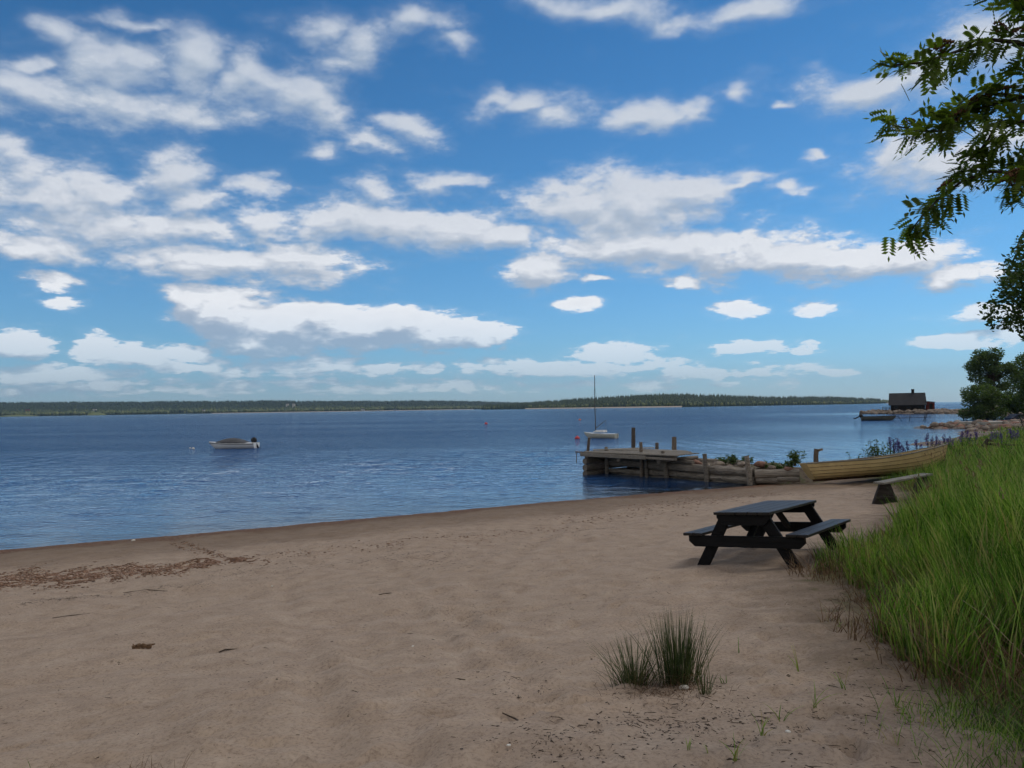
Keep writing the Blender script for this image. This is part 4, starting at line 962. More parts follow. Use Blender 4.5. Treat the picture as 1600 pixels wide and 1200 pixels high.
for px, py, r_, red, lab in ROCKS:
    p = jwall(px, py, .75); me = (RM2 if red else RM)[int(px) % (3 if red else 5)]
    o = link('boulder', me, None, None, p, (0, .1, px)); o.scale = (r_ * .85, r_ * .8, r_ * .62); tag(o, lab, 'boulder', 'boulders in the jetty fill')
# earth and stone fill inside the crib (ground, not a thing)
fill = MB(); nn = 34; V = []
A_ = jwall(1046, 740, .35); B_ = jwall(1262, 740, .35); dirn = (Vector((B_.x, B_.y, 0)) - Vector((A_.x, A_.y, 0)))
nv = Vector((-dirn.y, dirn.x, 0)).normalized(); nv = nv if nv.y > 0 else -nv
for i in range(nn):
    for j in range(14):
        u = i / (nn - 1); v = j / 13; p = Vector((A_.x, A_.y, 0)) + dirn * u + nv * (v * 3.4 - .25)
        e = min(1, 6 * min(u + .02, 1.02 - u)) * min(1, 5 * min(v + .0, 1.0 - v))
        V.append((p.x, p.y, -.5 + (1.08 + .18 * float(fbm(np.array([p.x * 1.5]), np.array([p.y * 1.5]), 3, 5)[0])) * e ** .5))
def fill_mat():
    m, nt, out = mat('stony_soil'); geo = N(nt, 'ShaderNodeNewGeometry')
    n = noise(nt, geo.outputs['Position'], 3, 6, .7); c = ramp(nt, [(.3, (.06, .045, .035)), (.5, (.16, .13, .10)), (.7, (.07, .10, .03)), (.85, (.26, .22, .18))], n).outputs[0]
    principled(nt, out, c, .95, bump(nt, n, .8, .08), .1); return m
M['fill'] = fill_mat()
tag(link('soil_bank', np_mesh('soil_bank', V, [grid_faces(nn, 14)], smooth=True), M['fill']), kind='structure')
# rubble on the two stone spits
def rubble(name, region, n, r0, r1, label, seed, m='rock'):
    r = np.random.default_rng(seed); pts = []
    while len(pts) < n:
        x_ = r.uniform(region[0], region[1], 400); y_ = r.uniform(region[2], region[3], 400); z_, s_, g_ = height(x_, y_)
        ok = (s_ > -1.2) & (s_ < region[4]); pts += [(a, b_, c) for a, b_, c in zip(x_[ok], y_[ok], z_[ok])]
    P = np.array(pts[:n]); S = (r0 + (r1 - r0) * r.random(n) ** 2.5)[:, None] * np.array([1, .85, .6]) * (.8 + .4 * r.random((n, 3)))
    P[:, 2] += S[:, 2] * .3; V, Fc, rn = stamp(P, ico_tmpl(2), S, .07, seed, True, True)
    tag(link(name, np_mesh(name, V, [Fc], {'rnd': rn}), M[m]), label, 'rocks', None, 'stuff')
rubble('rubble', (44, 92, 74, 120, 9), 1300, .15, .62, 'heaped brown and grey stones of the nearer stone spit', 3)
rubble('reddish_rubble', (44, 84, 74, 112, 7), 420, .15, .60, 'reddish stones scattered over the nearer stone spit', 4, 'redrock')
rubble('cabin_rubble', (101, 132, 205, 240, 7), 1100, .3, .95, 'pale heaped stones around the cabin point', 5)
rubble('shore_rubble', (82, 116, 116, 205, 3), 700, .25, .8, 'stones along the shore between the stone spit and the cabin', 6)
p = W(1549, 651, 1.3); MB().box((0, 0, 0), (6.5, 5, .35)).build('concrete_slab', M['concrete'], None, .02, loc=(p.x, p.y, hz(p.x, p.y) + .15), rot=(0, 0, .2))
tag(bpy.data.objects['concrete_slab'], 'pale flat concrete slab in the grass above the stone spit', 'slab')

# ------------------------------------------------------------------ cabin on the point
def cabin():
    D = 222; x0 = (1391.5 - 800) / F * D; x1 = (1442 - 800) / F * D; L = x1 - x0; cx = (x0 + x1) / 2
    t = empty('waterside_cabin', (cx, D, 0), R(-25), 'dark low cabin with a big grey roof and red annex on the stone point', 'cabin')
    zb, ze, zr = .9, 2.45, 5.75; w = 3.2
    gable = [(-w, zb), (w, zb), (w, ze + .25), (0, zr - .15), (-w, ze + .25)]
    MB().prism(gable, -L / 2 + .35, L / 2 - .35).build('wall', M['cabinwood'], t, rot=(0, 0, PI / 2))
    rf = MB(); th = .14
    for sy in (-1, 1):
        a = [(-L / 2, 0, zr), (L / 2, 0, zr), (L / 2 + .1, sy * (w + .75), ze - .15), (-L / 2 - .15, sy * (w + .75), ze - .15)]
        rf.add(a + [(q[0], q[1], q[2] + th) for q in a], [(0, 1, 2, 3), (7, 6, 5, 4), (0, 4, 5, 1), (1, 5, 6, 2), (2, 6, 7, 3), (3, 7, 4, 0)])
    roof = rf.build('roof', M['roofing'], t)
    MB().box((1.5, .2, zr + .45), (.75, .75, 1.3)).box((1.5, .2, zr + 1.14), (.9, .9, .12)).build('chimney', M['cabinwood'], roof)
    for k in range(7): MB().box((-L / 2 + .9 + k * 1.55, -w - .45, (zb + ze) / 2), (.16, .16, ze - zb)).build('veranda_post', M['cabinwood'], t)
    MB().box((.4, -w - .3, zb - .12), (L + 1.6, 2.2, .2)).build('veranda_deck', M['darkboard'], t)
    for k in range(9): MB().box((-L / 2 - .2 + k * 1.4, -w - 1.2, zb - .75), (.2, .2, 1.1)).build('stilt', M['darkboard'], t)
    for k in (-3, .2, 3): 
        wn = MB().box((k, -w - .04, 1.75), (.95, .08, .8)).build('window', M['darkboard'], t); MB().box((k, -w - .10, 1.75), (.75, .03, .6)).build('pane', M['glass'], wn)
    an = MB().prism([(-1.15, zb), (1.05, zb), (1.05, 3.05), (-1.15, 3.35)], -1.5, 1.5).build('annex', M['falured'], t, loc=(L / 2 + 1.05, -1.3, 0))
    MB().prism([(-1.3, 3.4), (1.35, 3.06), (1.35, 3.18), (-1.3, 3.52)], -1.7, 1.7).build('roof', M['roofing'], an)
    MB().box((.1, -1.53, 1.85), (.85, .06, 1.75)).build('door', M['cabinwood'], an)
cabin()
def fence(pts, name, label, cat, h=1.0, m='darkboard', rails=(.9, .5), step=None):
    t = empty(name, (pts[0][0], pts[0][1], 0), 0, label, cat); O = Vector(t.location)
    for p_ in pts: MB().box((p_[0] - O.x, p_[1] - O.y, p_[2] + h / 2 - .2), (.12, .12, h + .4)).build('post', M[m], t)
    for rz_ in rails:
        for a, b_ in zip(pts[:-1], pts[1:]): MB().beam(Vector((a[0], a[1], a[2] + h * rz_)) - O, Vector((b_[0], b_[1], b_[2] + h * rz_)) - O, .05, .1).build('rail', M[m], t)
    return t
pp = [(106.5 + k * .9, 221.5 - .2 * k, .9) for k in range(4)]; fence(pp, 'pier_fence', 'dark rail and posts on the stones just left of the cabin', 'fence', 1.1)
# plank walkway from shore to skiff
pa = W(1398, 655.3, .35); pb = W(1455, 653.2, .45); t = empty('plank_walkway', (pa.x, pa.y, 0), 0, 'thin plank walkway on spindly trestles between the skiff and the stones', 'walkway'); O = Vector((pa.x, pa.y, 0))
MB().beam(Vector((pa.x, pa.y, .55)) - O, Vector((pb.x, pb.y, .62)) - O, .5, .07).build('plank', M['darkboard'], t)
for k, u in enumerate((.42, .80, .84)):
    q = pa.lerp(pb, u) - O; MB().beam((q.x - .2, q.y, -.6), (q.x + (.0 if k == 0 else .25), q.y, 1.15 if k else .9), .09, .09, up=(0, 1, 0)).build('post', M['darkboard'], t)
MB().tube([pa - O, Vector((-.8, 0, .2)), Vector((-2.2, 0, .5))], [.03, .03, .03], 5).build('rope', M['black'], t)

# parked car at the edge of the meadow
def car():
    D = 128; px = 1592; x_ = (px - 800) / F * D; zc = PD(px, 623, D).z; g_ = hz(x_, D); t = empty('parked_car', (x_, D, g_), R(8), 'dark car parked on the meadow beneath the trees at the right edge', 'car')
    body = [(-2.1, .35), (2.1, .35), (2.15, .75), (1.5, .92), (.9, .98), (.35, 1.42), (-1.2, 1.45), (-1.8, .98), (-2.15, .9)]
    MB().prism(body, -.85, .85).build('body', M['carpaint'], t, .05)
    MB().prism([(-1.1, 1.0), (.7, 1.0), (.28, 1.37), (-1.1, 1.39)], -.86, .86).build('side_window', M['glass'], t)
    for sx in (-1.3, 1.35):
        for sy in (-.78, .78):
            w = MB().tube([(sx, sy - .1, .33), (sx, sy + .1, .33)], [.33, .33], 16).build('wheel', M['black'], t, .02)
    for sy in (-.6, .6): MB().box((2.13, sy, .72), (.06, .35, .14)).build('headlight', M['white'], t)
car()

# ------------------------------------------------------------------ plants on the jetty and lupins
def leafy_plant(loc, h, n, label, seed, m='plantleaf', name='shore_plant', spread=.35, group='leafy plants on the jetty fill'):
    r = np.random.default_rng(seed); t = empty(name, loc, 0, label, 'plant', group); st = MB(); C = []
    for k in range(n):
        a = r.random() * 6.28; q = r.random() * spread; hh = h * r.uniform(.6, 1); d = Vector((math.cos(a) * q * 1.0, math.sin(a) * q, hh)); st.tube([(d.x * .3, d.y * .3, -.05), (d.x * .6, d.y * .6, hh * .5), d], [.012, .009, .004], 5)
        for j in range(26): f = .15 + .85 * r.random(); C.append((d.x * (.3 + .7 * f) + r.normal() * .03, d.y * (.3 + .7 * f) + r.normal() * .03, hh * f))
    st.build('stem', M['plantleaf'] if False else M['twig'], t); V, Fq, A = leaf_quads(np.array(C), .13, seed, .1, .35); link('leaves', np_mesh('leaves', V, Fq, A), M[m], t)
for px, py, h, n, lab in [(1128, 722, .36, 6, 'low plant at the jetty deck end'), (1145, 722, .48, 8, 'taller bushy plant between the deck end and the leaning post'), (1168, 724, .44, 6, 'plant growing just left of the leaning end post'),
                          (1203, 727, .26, 5, 'low plant right of the largest brown boulder'), (1218, 730, .2, 5, 'small green plant nearer the yellow boat than the low one'), (1243, 722, .62, 13, 'dense green bush beside the yellow boat stern'),
                          (1232, 728, .34, 7, 'small plant leaning against the dense bush')]:
    p = jwall(px, py + 4, 1.0); leafy_plant(p, h, n, lab, px)
for px, py, h, n, lab in [(1370, 702, .62, 14, 'leafy plant behind the middle of the yellow boat'), (1358, 705, .4, 9, 'low plant behind the yellow boat, left of the leafier one'), (1330, 712, .3, 6, 'small plant just above the yellow boat stern half'), (1384, 700, .45, 9, 'plant at the foot of the first purple lupins')]:
    p = PD(px, py, 32.5); g_ = hz(p.x, p.y); leafy_plant((p.x, p.y, g_), max(h, p.z - g_ + h * .8), n, lab, px, group='leafy plants behind the yellow boat')
t = empty('stump_post', jwall(1275, 716, .9) - Vector((0, 0, .5)), 0, 'short dark stump post standing just behind the yellow boat stern', 'post')
MB().tube([(0, 0, 0), (0, 0, .55), (.03, 0, .86)], [.10, .09, .085], 9, jit=.08).build('post', M['postwood'], t); MB().beam((-.02, 0, .78), (.26, 0, .84), .08, .08).build('cross_stub', M['postwood'], t)
LUP = [(1390, 683, 35), (1396, 686, 35.5), (1402, 684, 35), (1405, 690, 34), (1417, 688, 36), (1432, 687, 38), (1450, 676, 40), (1457, 683, 40), (1463, 681, 41), (1476, 679, 42), (1484, 681, 41), (1503, 674, 43), (1512, 672, 44), (1524, 671, 45),
       (1551, 675, 40), (1557, 673, 41), (1563, 676, 40), (1578, 670, 42), (1584, 673, 41), (1590, 672, 42)]
for i, (px, py, D) in enumerate(LUP):
    p = PD(px, py, D); g_ = hz(p.x, p.y); hh = max(.55, p.z - g_)
    where = ('in the first purple clump behind the yellow boat' if i < 4 else 'in the sparse row beyond the boat bow' if i < 9 else 'in the middle of the meadow edge' if i < 14 else 'in the dark purple clump near the right edge')
    nth = ['leftmost', 'second', 'third', 'fourth', 'fifth', 'sixth'][i - (0 if i < 4 else 4 if i < 9 else 9 if i < 14 else 14)]
    t = empty('lupin', (p.x, p.y, g_), 0, f'purple lupin spike, {nth} from the left {where}', 'lupin', 'lupins along the water edge')
    st = MB(); r = np.random.default_rng(i)
    for k in range(3):
        a = r.random() * 6.28; d = (.09 * k * math.cos(a), .09 * k * math.sin(a)); h2 = hh * (1 - .12 * k); st.tube([(0, 0, 0), (d[0], d[1], h2)], [.012, .008], 5)
        zz = h2 - .34 * r.random(60); C = np.stack([d[0] + r.normal(size=60) * .022 * (1.6 - (zz - h2 + .34)), d[1] + r.normal(size=60) * .022, zz], 1)
        V, Fq, A = leaf_quads(C, .05, i * 3 + k, 0, .8); link('flower_spike', np_mesh('flower_spike', V, Fq, A), M['lupin'], t)
    st.build('stem', M['plantleaf'], t)
    C = np.stack([r.normal(size=40) * .13, r.normal(size=40) * .13, hh * .55 * r.random(40)], 1); V, Fq, A = leaf_quads(C, .13, i + 50, 0, .3); link('leaves', np_mesh('leaves', V, Fq, A), M['plantleaf'], t)
# dark fallen branch in the grass near the right edge
p = PD(1540, 694, 34); t = empty('fallen_branch', (p.x, p.y, p.z - .1), 0, 'dark fallen branch sticking out of the grass at the far right', 'branch'); fb = MB()
fb.tube([(-.1, 0, 0), (.1, 0, .30), (.35, 0, .22)], [.10, .08, .04], 7).tube([(0, 0, .1), (.9, .1, .06), (2.0, .1, .0)], [.06, .05, .03], 6).tube([(.2, 0, .12), (1.0, -.1, -.12), (1.9, -.1, -.15)], [.05, .04, .02], 6); fb.build('limb', M['bark'], t)

# ------------------------------------------------------------------ rushes, sprouts and beach litter
def rush(loc, n, rx, ry, hgt, label, seed, fan=.22):
    r = np.random.default_rng(seed); t = empty('rush_tuft', loc, 0, label, 'rushes')
    x_ = r.normal(size=n) * rx * .5; y_ = r.normal(size=n) * ry * .5; P = np.stack([x_, y_, np.zeros(n) - .02], 1)
    H = hgt * (.45 + .6 * r.random(n) ** .7); az = np.arctan2(y_, x_) + r.normal(size=n) * .5; ln = np.clip(fan * (np.hypot(x_ / rx, y_ / ry)) * 1.6 + .04, 0, .8)
    V, Fq, A = blades(P, H, np.full(n, .0052), ln, seed, .15, az, 4); link('stems', np_mesh('stems', V, Fq, A), M['rush'], t)
    k = n // 3; P = np.stack([r.normal(size=k) * rx * .55, r.normal(size=k) * ry * .55, np.zeros(k)], 1)
    V, Fq, A = blades(P, hgt * .28 + .1 * r.random(k), np.full(k, .004), np.full(k, 1.1), seed + 1); link('dead_blades', np_mesh('dead_blades', V, Fq, A), M['drygrass'], t)
    return t
p = G(1060, 1068); rush(p, 330, .125, .10, .56, 'upright dark green rush clump growing from the bare sand', 3)
p = G(992, 1072); rush(p, 190, .10, .09, .40, 'shorter splayed rush clump at the left of the tall one', 4, .5)
p = G(1101, 1084); rush(p, 26, .03, .03, .22, 'thin green rush sprig at the right of the tall clump', 5, .2)
SPR = [(1152, 1022, 9, .16, 2, 'short blade pair right of the rush clump'), (1247, 1052, 9, .22, 4, 'thin tall stem with a dark tip between rushes and bank'), (1272, 1105, 9, .16, 5, 'green sprout curling right in the middle of the lower right sand'),
       (1316, 1076, 9, .17, 6, 'dark green arching sprout below the straw edge'), (1400, 1104, 9, .17, 6, 'fan-shaped sprout nearest the lower right grass'), (1483, 1100, 9, .14, 4, 'upright sprout beside the lower right turf'),
       (1192, 1150, 9, .15, 6, 'leaning pale green sprout below the rushes'), (1222, 1128, 9, .15, 4, 'reddish based single sprout right of the leaning one'), (1148, 1190, 9, .17, 8, 'leafy sprout at the bottom edge under the rushes'),
       (1105, 1178, 9, .06, 3, 'tiny sprout left of the leafy bottom one'), (947, 1078, 9, .14, 1, 'single dead stem left of the rushes'), (1310, 980, 9, .10, 5, 'small weed sprout by the dark straw patch'), (1130, 1068, 9, .10, 4, 'brownish sprout right of the rush sprig'),
       (1075, 1172, 9, .06, 5, 'flat yellowish seedling below the rushes')]
for px, py, _, h, n, lab in SPR:
    p = G(px, py); r = np.random.default_rng(px); P = r.normal(size=(n, 3)) * .008; P[:, 2] = 0
    V, Fq, A = blades(P, h * (.6 + .5 * r.random(n)), np.full(n, .0065), np.full(n, .55), px); A['rnd'] = A['rnd'] * .7 + .2
    tag(link('grass_sprout', np_mesh('grass_sprout', V, Fq, A), M['rush'] if n < 2 else M['grass'], None, p), lab, 'grass sprout', 'sprouts in the sand')
BT = [(212, 1215, .13, 14, 'pale grass tuft at the bottom edge, left of centre, with the single bright blade'), (262, 1222, .15, 22, 'wider dry grass tuft at the bottom edge just right of the bright blade'), (35, 1226, .13, 10, 'grass tuft in the bottom left corner'),
      (85, 1232, .13, 7, 'sparse grass wisps right of the bottom left corner'), (415, 1228, .12, 7, 'faint grass wisps at the bottom edge below the ruts')]
for px, py, h, n, lab in BT:
    p = G(px, py); r = np.random.default_rng(px); P = r.normal(size=(n, 3)) * .035; P[:, 2] = 0
    V, Fq, A = blades(P, h * (.6 + .6 * r.random(n)), np.full(n, .0035), np.full(n, .55), px)
    tag(link('grass_tuft', np_mesh('grass_tuft', V, Fq, A), M['drygrass'] if n > 12 or n < 8 else M['grass'], None, p), lab, 'grass tuft', 'tufts at the bottom of the picture')

def driftwood():
    p = G(222, 1014); t = MB(); n = 12; path = []; rad = []
    for i in range(n): u = i / (n - 1); path.append((-.09 + .18 * u, .012 * math.sin(u * 5), .018 + .012 * math.sin(u * 3.4))); rad.append(.026 * (1 - .25 * u) * (1 + .25 * math.sin(i * 2.2)))
    t.tube(path, rad, 11, jit=.22, seed=3); t.tube([(-.07, 0, .03), (-.085, 0, .062)], [.010, .004], 6).tube([(-.03, .0, .035), (-.055, -.02, .055)], [.008, .003], 6).tube([(.05, 0, .03), (.12, .01, .035)], [.015, .006], 7, jit=.2)
    o = t.build('driftwood', M['driftwood'], None, loc=p, rot=(0, 0, R(18))); tag(o, 'short knotty brown piece of driftwood lying alone on the left sand', 'driftwood')
driftwood()
TW = [([(82, 966), (112, 962), (140, 959)], .005, 'long dark twig on the sand above the driftwood'), ([(342, 1020), (352, 1016), (370, 1015)], .008, 'small curved twig right of the driftwood'), ([(785, 1115), (805, 1124), (835, 1142)], .005, 'long thin twig slanting below the ruts'),
      ([(700, 1064), (715, 1062), (727, 1063)], .006, 'pale curved twig left of the leaf pile'), ([(592, 930), (602, 928), (612, 927)], .007, 'small twig on the middle sand'), ([(190, 927), (230, 922), (262, 924)], .006, 'dark branching twig lying along the wrack line'),
      ([(1497, 1067), (1512, 1068), (1524, 1071)], .006, 'twig lying on the sand near the lower right grass'), ([(920, 1125), (930, 1128), (937, 1131)], .006, 'short dark stick left below the rushes')]
for pts, r_, lab in TW:
    P = [G(a, b_) + Vector((0, 0, r_ * .8)) for a, b_ in pts]; O = P[0].copy()
    o = MB().tube([q - O for q in P], [r_ * .7, r_, r_ * .4], 6, jit=.15).build('twig', M['twig'], None, loc=O); tag(o, lab, 'twig', 'twigs on the sand')
for px, py, s_, lab in [(380, 976, .02, 'white shell chip on the sand right of the driftwood'), (645, 1010, .012, 'tiny white pebble in the middle of the sand'), (1068, 1076, .035, 'pale shell at the foot of the rushes'), (425, 916, .014, 'small white pebble below the wrack line'), (795, 1165, .012, 'tiny white chip at the bottom centre'),
                        (208, 845, .05, 'pale flat stone at the water edge'), (1388, 986, .02, 'white petal-like scrap by the straw'), (1232, 1144, .015, 'white chip at the lower right between sprouts')]:
    p = G(px, py); o = link('pebble', RM[px % 5].copy(), None, None, p + Vector((0, 0, s_ * .2)), (0, 0, px)); o.data.materials[0] = M['shell']; o.scale = (s_, s_, s_ * .7); tag(o, lab, 'pebble', 'pale chips and pebbles on the sand')

def on_ground(px, py):
    r = []
    for a, b_ in zip(px, py): q = G(a, b_); r.append((q.x, q.y, q.z))
    return np.array(r)
r = np.random.default_rng(77)
def chips(P, s0, s1, seed):
    rr_ = np.random.default_rng(seed); n = len(P); S = (s0 + (s1 - s0) * rr_.random(n) ** 2)[:, None] * np.array([1, .65, .22]); P = P.copy(); P[:, 2] += S[:, 2] * .5
    return stamp(P, ICO, S, .18, seed, True, False)
def band(pts, w, n, seed, power=1.0):
    rr_ = np.random.default_rng(seed); Wp = np.array([tuple(G(a, b_, False)[:2]) for a, b_ in pts]); u = rr_.random(n) * (len(Wp) - 1.001); i = u.astype(int); f = (u - i)[:, None]; Q = Wp[i] * (1 - f) + Wp[i + 1] * f
    ww = np.interp(u / (len(Wp) - 1), np.linspace(0, 1, len(w)), w); d = Wp[i + 1] - Wp[i]; d /= np.linalg.norm(d, axis=1)[:, None]; nn_ = np.stack([-d[:, 1], d[:, 0]], 1)
    off = rr_.normal(size=n) * ww * .5 + .25 * ww * np.sin(u * 6); Q = Q + nn_ * off[:, None] + rr_.normal(size=(n, 2)) * .05; z_, _, _ = height(Q[:, 0], Q[:, 1]); return np.stack([Q[:, 0], Q[:, 1], z_], 1)
P = np.concatenate([band([(-60, 912), (60, 905), (170, 897), (290, 885), (380, 873)], [1.35, 1.0, .4], 22000, 1), band([(60, 893), (160, 886), (240, 880)], [.3], 1200, 2), band([(330, 880), (450, 870), (600, 850), (750, 838), (880, 822)], [1.0], 1100, 3),
                    band([(360, 882), (320, 862), (275, 846)], [.2], 900, 4), band([(900, 815), (1020, 795), (1090, 782), (1180, 770)], [1.3], 1500, 5)])
V, Fc, rn = chips(P, .009, .034, 5)
tag(link('bark_chips', np_mesh('bark_chips', V, [Fc], {'rnd': rn}), M['seaweed']), 'reddish brown bark chips washed up in bands along the beach', 'bark chips', None, 'stuff')
# small twigs, leaves and crumbs
def sticks(P, l0, l1, rad, seed):
    rr_ = np.random.default_rng(seed); n = len(P); t0 = np.array([[-1, -1, 0], [-1, 1, 0], [-1, 0, 1.4], [0, -1, .6], [0, 1, .6], [0, 0, 2.2], [1, -.6, 0], [1, .6, 0], [1, 0, 1]], float); f0 = np.array([[0, 1, 4], [0, 4, 3], [1, 2, 5], [1, 5, 4], [2, 0, 3], [2, 3, 5], [3, 4, 7], [3, 7, 6], [4, 5, 8], [4, 8, 7], [5, 3, 6], [5, 6, 8], [0, 2, 1], [6, 7, 8]])
    L = l0 + (l1 - l0) * rr_.random(n) ** 2.2; S = np.stack([L / 2, np.full(n, rad), np.full(n, rad)], 1) * (.7 + .6 * rr_.random((n, 1))); return stamp(P, (t0, f0), S, .22, seed)
def blob(px, py, sx, sy, n, seed):
    rr_ = np.random.default_rng(seed); c = G(px, py, False); e = G(px + sx, py, False); f_ = G(px, py - sy, False); q = rr_.normal(size=(n, 2)) * .55
    x_ = c.x + (e.x - c.x) * q[:, 0] + (f_.x - c.x) * q[:, 1]; y_ = c.y + (e.y - c.y) * q[:, 0] + (f_.y - c.y) * q[:, 1]; return np.stack([x_, y_, height(x_, y_)[0]], 1)
x_ = r.uniform(-9, 9, 9000); y_ = r.uniform(2.4, 27, 9000); z_, s_, g_ = height(x_, y_); ok = (s_ > .5) & (g_ < .6) & (vnoise(x_ * .8, y_ * .8, 15) + .35 > r.random(9000) * .9); P0 = np.stack([x_, y_, z_], 1)[ok][:3000]
P = np.concatenate([P0, blob(670, 872, 70, 14, 700, 1), blob(820, 1075, 60, 30, 110, 2), blob(1050, 1125, 120, 30, 420, 3), blob(1250, 1150, 220, 60, 520, 4), blob(880, 1170, 120, 40, 330, 5), blob(1040, 1078, 100, 20, 300, 6), blob(740, 955, 60, 30, 150, 7),
                    blob(1400, 1060, 130, 60, 400, 8), band([(750, 870), (830, 850), (900, 832), (960, 822)], [.22], 600, 9), band([(30, 950), (90, 938), (130, 935), (230, 926), (330, 915)], [.30], 900, 10), band([(330, 905), (450, 890), (600, 875), (700, 862)], [.8], 900, 11), blob(1330, 940, 60, 14, 300, 12), band([(1060, 792), (1200, 775), (1330, 772), (1420, 780)], [.9], 1500, 13)])
V, Fc, rn = sticks(P[::2], .008, .06, .0017, 6); V2, F2, _ = chips(P[1::2], .004, .011, 8)
Fc = np.concatenate([Fc, F2 + len(V)]); V = np.concatenate([V, V2])
tag(link('beach_litter', np_mesh('beach_litter', V, [Fc]), M['twig']), 'small dark twigs and leaf crumbs scattered over the sand', 'beach litter', None, 'stuff')
# dark straw mats around the weeds
P = np.concatenate([blob(1040, 1080, 90, 16, 260, 21), blob(1395, 990, 50, 16, 380, 22), blob(1330, 938, 50, 12, 260, 23), blob(1480, 1040, 60, 20, 260, 24)]); rr2 = np.random.default_rng(3)
V, Fq, A = blades(P, .03 + .08 * rr2.random(len(P)), np.full(len(P), .003), np.full(len(P), 1.7), 9); A['rnd'] *= .55
tag(link('dead_straw', np_mesh('dead_straw', V, Fq, A), M['drygrass']), 'mats of dead brown straw lying on the sand round the rushes', 'straw', None, 'stuff')

# ------------------------------------------------------------------ haze
hb = MB().box((-1500, 4300, 150), (13000, 9600, 400)); hz_o = hb.build('haze', None); hz_o.data.materials.clear()
m, nt, out = mat('haze'); v = N(nt, 'ShaderNodeVolumePrincipled'); v.inputs['Density'].default_value = .00006; v.inputs['Color'].default_value = (.50, .72, 1, 1); v.inputs['Anisotropy'].default_value = .2
nt.links.new(v.outputs[0], out.inputs['Volume']); hz_o.data.materials.append(m); tag(hz_o, 'thin bluish summer haze over the water', 'haze', None, 'stuff')
USE_HAZE = True
if not USE_HAZE: bpy.data.objects.remove(hz_o)

# ------------------------------------------------------------------ sky
BL = [(55, 42, 55, 32, .75), (150, 95, 120, 48, 1.0), (290, 90, 62, 55, 1.0), (60, 150, 120, 52, 1.0), (200, 160, 160, 36, 1.0), (285, 178, 70, 30, .95), (30, 92, 40, 22, .9), (400, 125, 60, 45, .95), (465, 150, 85, 55, 1.05), (520, 188, 60, 42, 1.0),
      (210, 30, 80, 13, .55), (485, 40, 55, 30, .75), (560, 62, 60, 36, .8), (630, 42, 60, 22, .7), (692, 74, 42, 17, .75), (530, 100, 60, 18, .55), (500, 246, 34, 13, .75), (580, 232, 50, 20, .85), (645, 203, 45, 22, .7),
      (20, 250, 90, 30, .65), (60, 310, 130, 48, .9), (160, 292, 95, 40, .85), (272, 270, 65, 42, .95), (290, 312, 58, 38, .95), (150, 352, 210, 46, .75), (385, 286, 46, 16, .6), (300, 357, 100, 28, .9), (425, 346, 66, 18, .75), (60, 388, 120, 28, .9), (350, 410, 210, 30, .95), (470, 408, 85, 30, .95),
      (80, 438, 40, 16, .85), (95, 475, 18, 9, .65), (530, 345, 66, 34, .95), (610, 342, 90, 30, 1.0), (710, 360, 115, 30, 1.1), (795, 372, 66, 26, 1.0), (690, 290, 60, 17, .85), (590, 305, 55, 18, .6),
      (900, 322, 92, 44, 1.2), (990, 330, 135, 54, 1.25), (1080, 306, 110, 27, 1.1), (1155, 296, 55, 13, .95), (985, 380, 125, 38, 1.15), (1060, 392, 85, 32, 1.0), (1140, 395, 110, 42, 1.2), (1235, 405, 105, 32, 1.15), (1335, 410, 115, 30, 1.1), (1430, 405, 95, 28, 1.0), (1490, 427, 65, 22, .85),
      (850, 421, 60, 27, 1.15), (770, 146, 38, 15, .8), (820, 158, 80, 24, .85), (885, 182, 58, 32, .85), (1000, 186, 75, 25, 1.0), (1062, 181, 48, 20, .9), (1165, 153, 46, 19, .75), (1232, 175, 18, 8, .8),
      (950, 8, 100, 25, .85), (1070, 18, 60, 12, .5), (1190, 10, 90, 22, .9), (1350, 152, 100, 38, 1.1), (1450, 122, 110, 50, 1.1), (1560, 70, 110, 75, 1.1), (1480, 250, 140, 42, .9), (1400, 240, 55, 24, .7), (1570, 225, 60, 42, .8), (1236, 298, 32, 15, .75), (1280, 255, 17, 7, .7),
      (1152, 483, 38, 10, .95), (1275, 482, 38, 12, .9), (895, 475, 34, 11, .8), (940, 437, 18, 5, .7), (1060, 437, 34, 9, .85), (1172, 542, 62, 11, .95), (1265, 545, 28, 6, .7), (1480, 534, 54, 12, .95), (1540, 490, 65, 15, .85), (1575, 522, 45, 18, .9), (1310, 583, 30, 6, .7),
      (312, 476, 48, 36, 1.4), (362, 492, 80, 46, 1.6), (435, 508, 95, 44, 1.6), (405, 536, 85, 22, 1.3), (490, 502, 60, 32, 1.4), (560, 516, 95, 34, 1.5), (615, 502, 55, 25, 1.4), (685, 522, 85, 28, 1.3), (750, 523, 62, 19, 1.2),
      (35, 540, 54, 19, 1.1), (152, 548, 40, 21, 1.1), (215, 554, 64, 19, 1.1), (292, 551, 44, 16, 1.1), (80, 586, 100, 15, .95), (500, 575, 340, 13, .55), (960, 553, 55, 15, 1.1), (890, 575, 160, 13, .65), (1090, 586, 170, 12, .5), (300, 600, 420, 10, .42), (760, 604, 480, 9, .4), (100, 608, 200, 12, .75)]
def azel(px, py): d = ray(px, py); return math.atan2(d.x, d.y), math.asin(d.z)
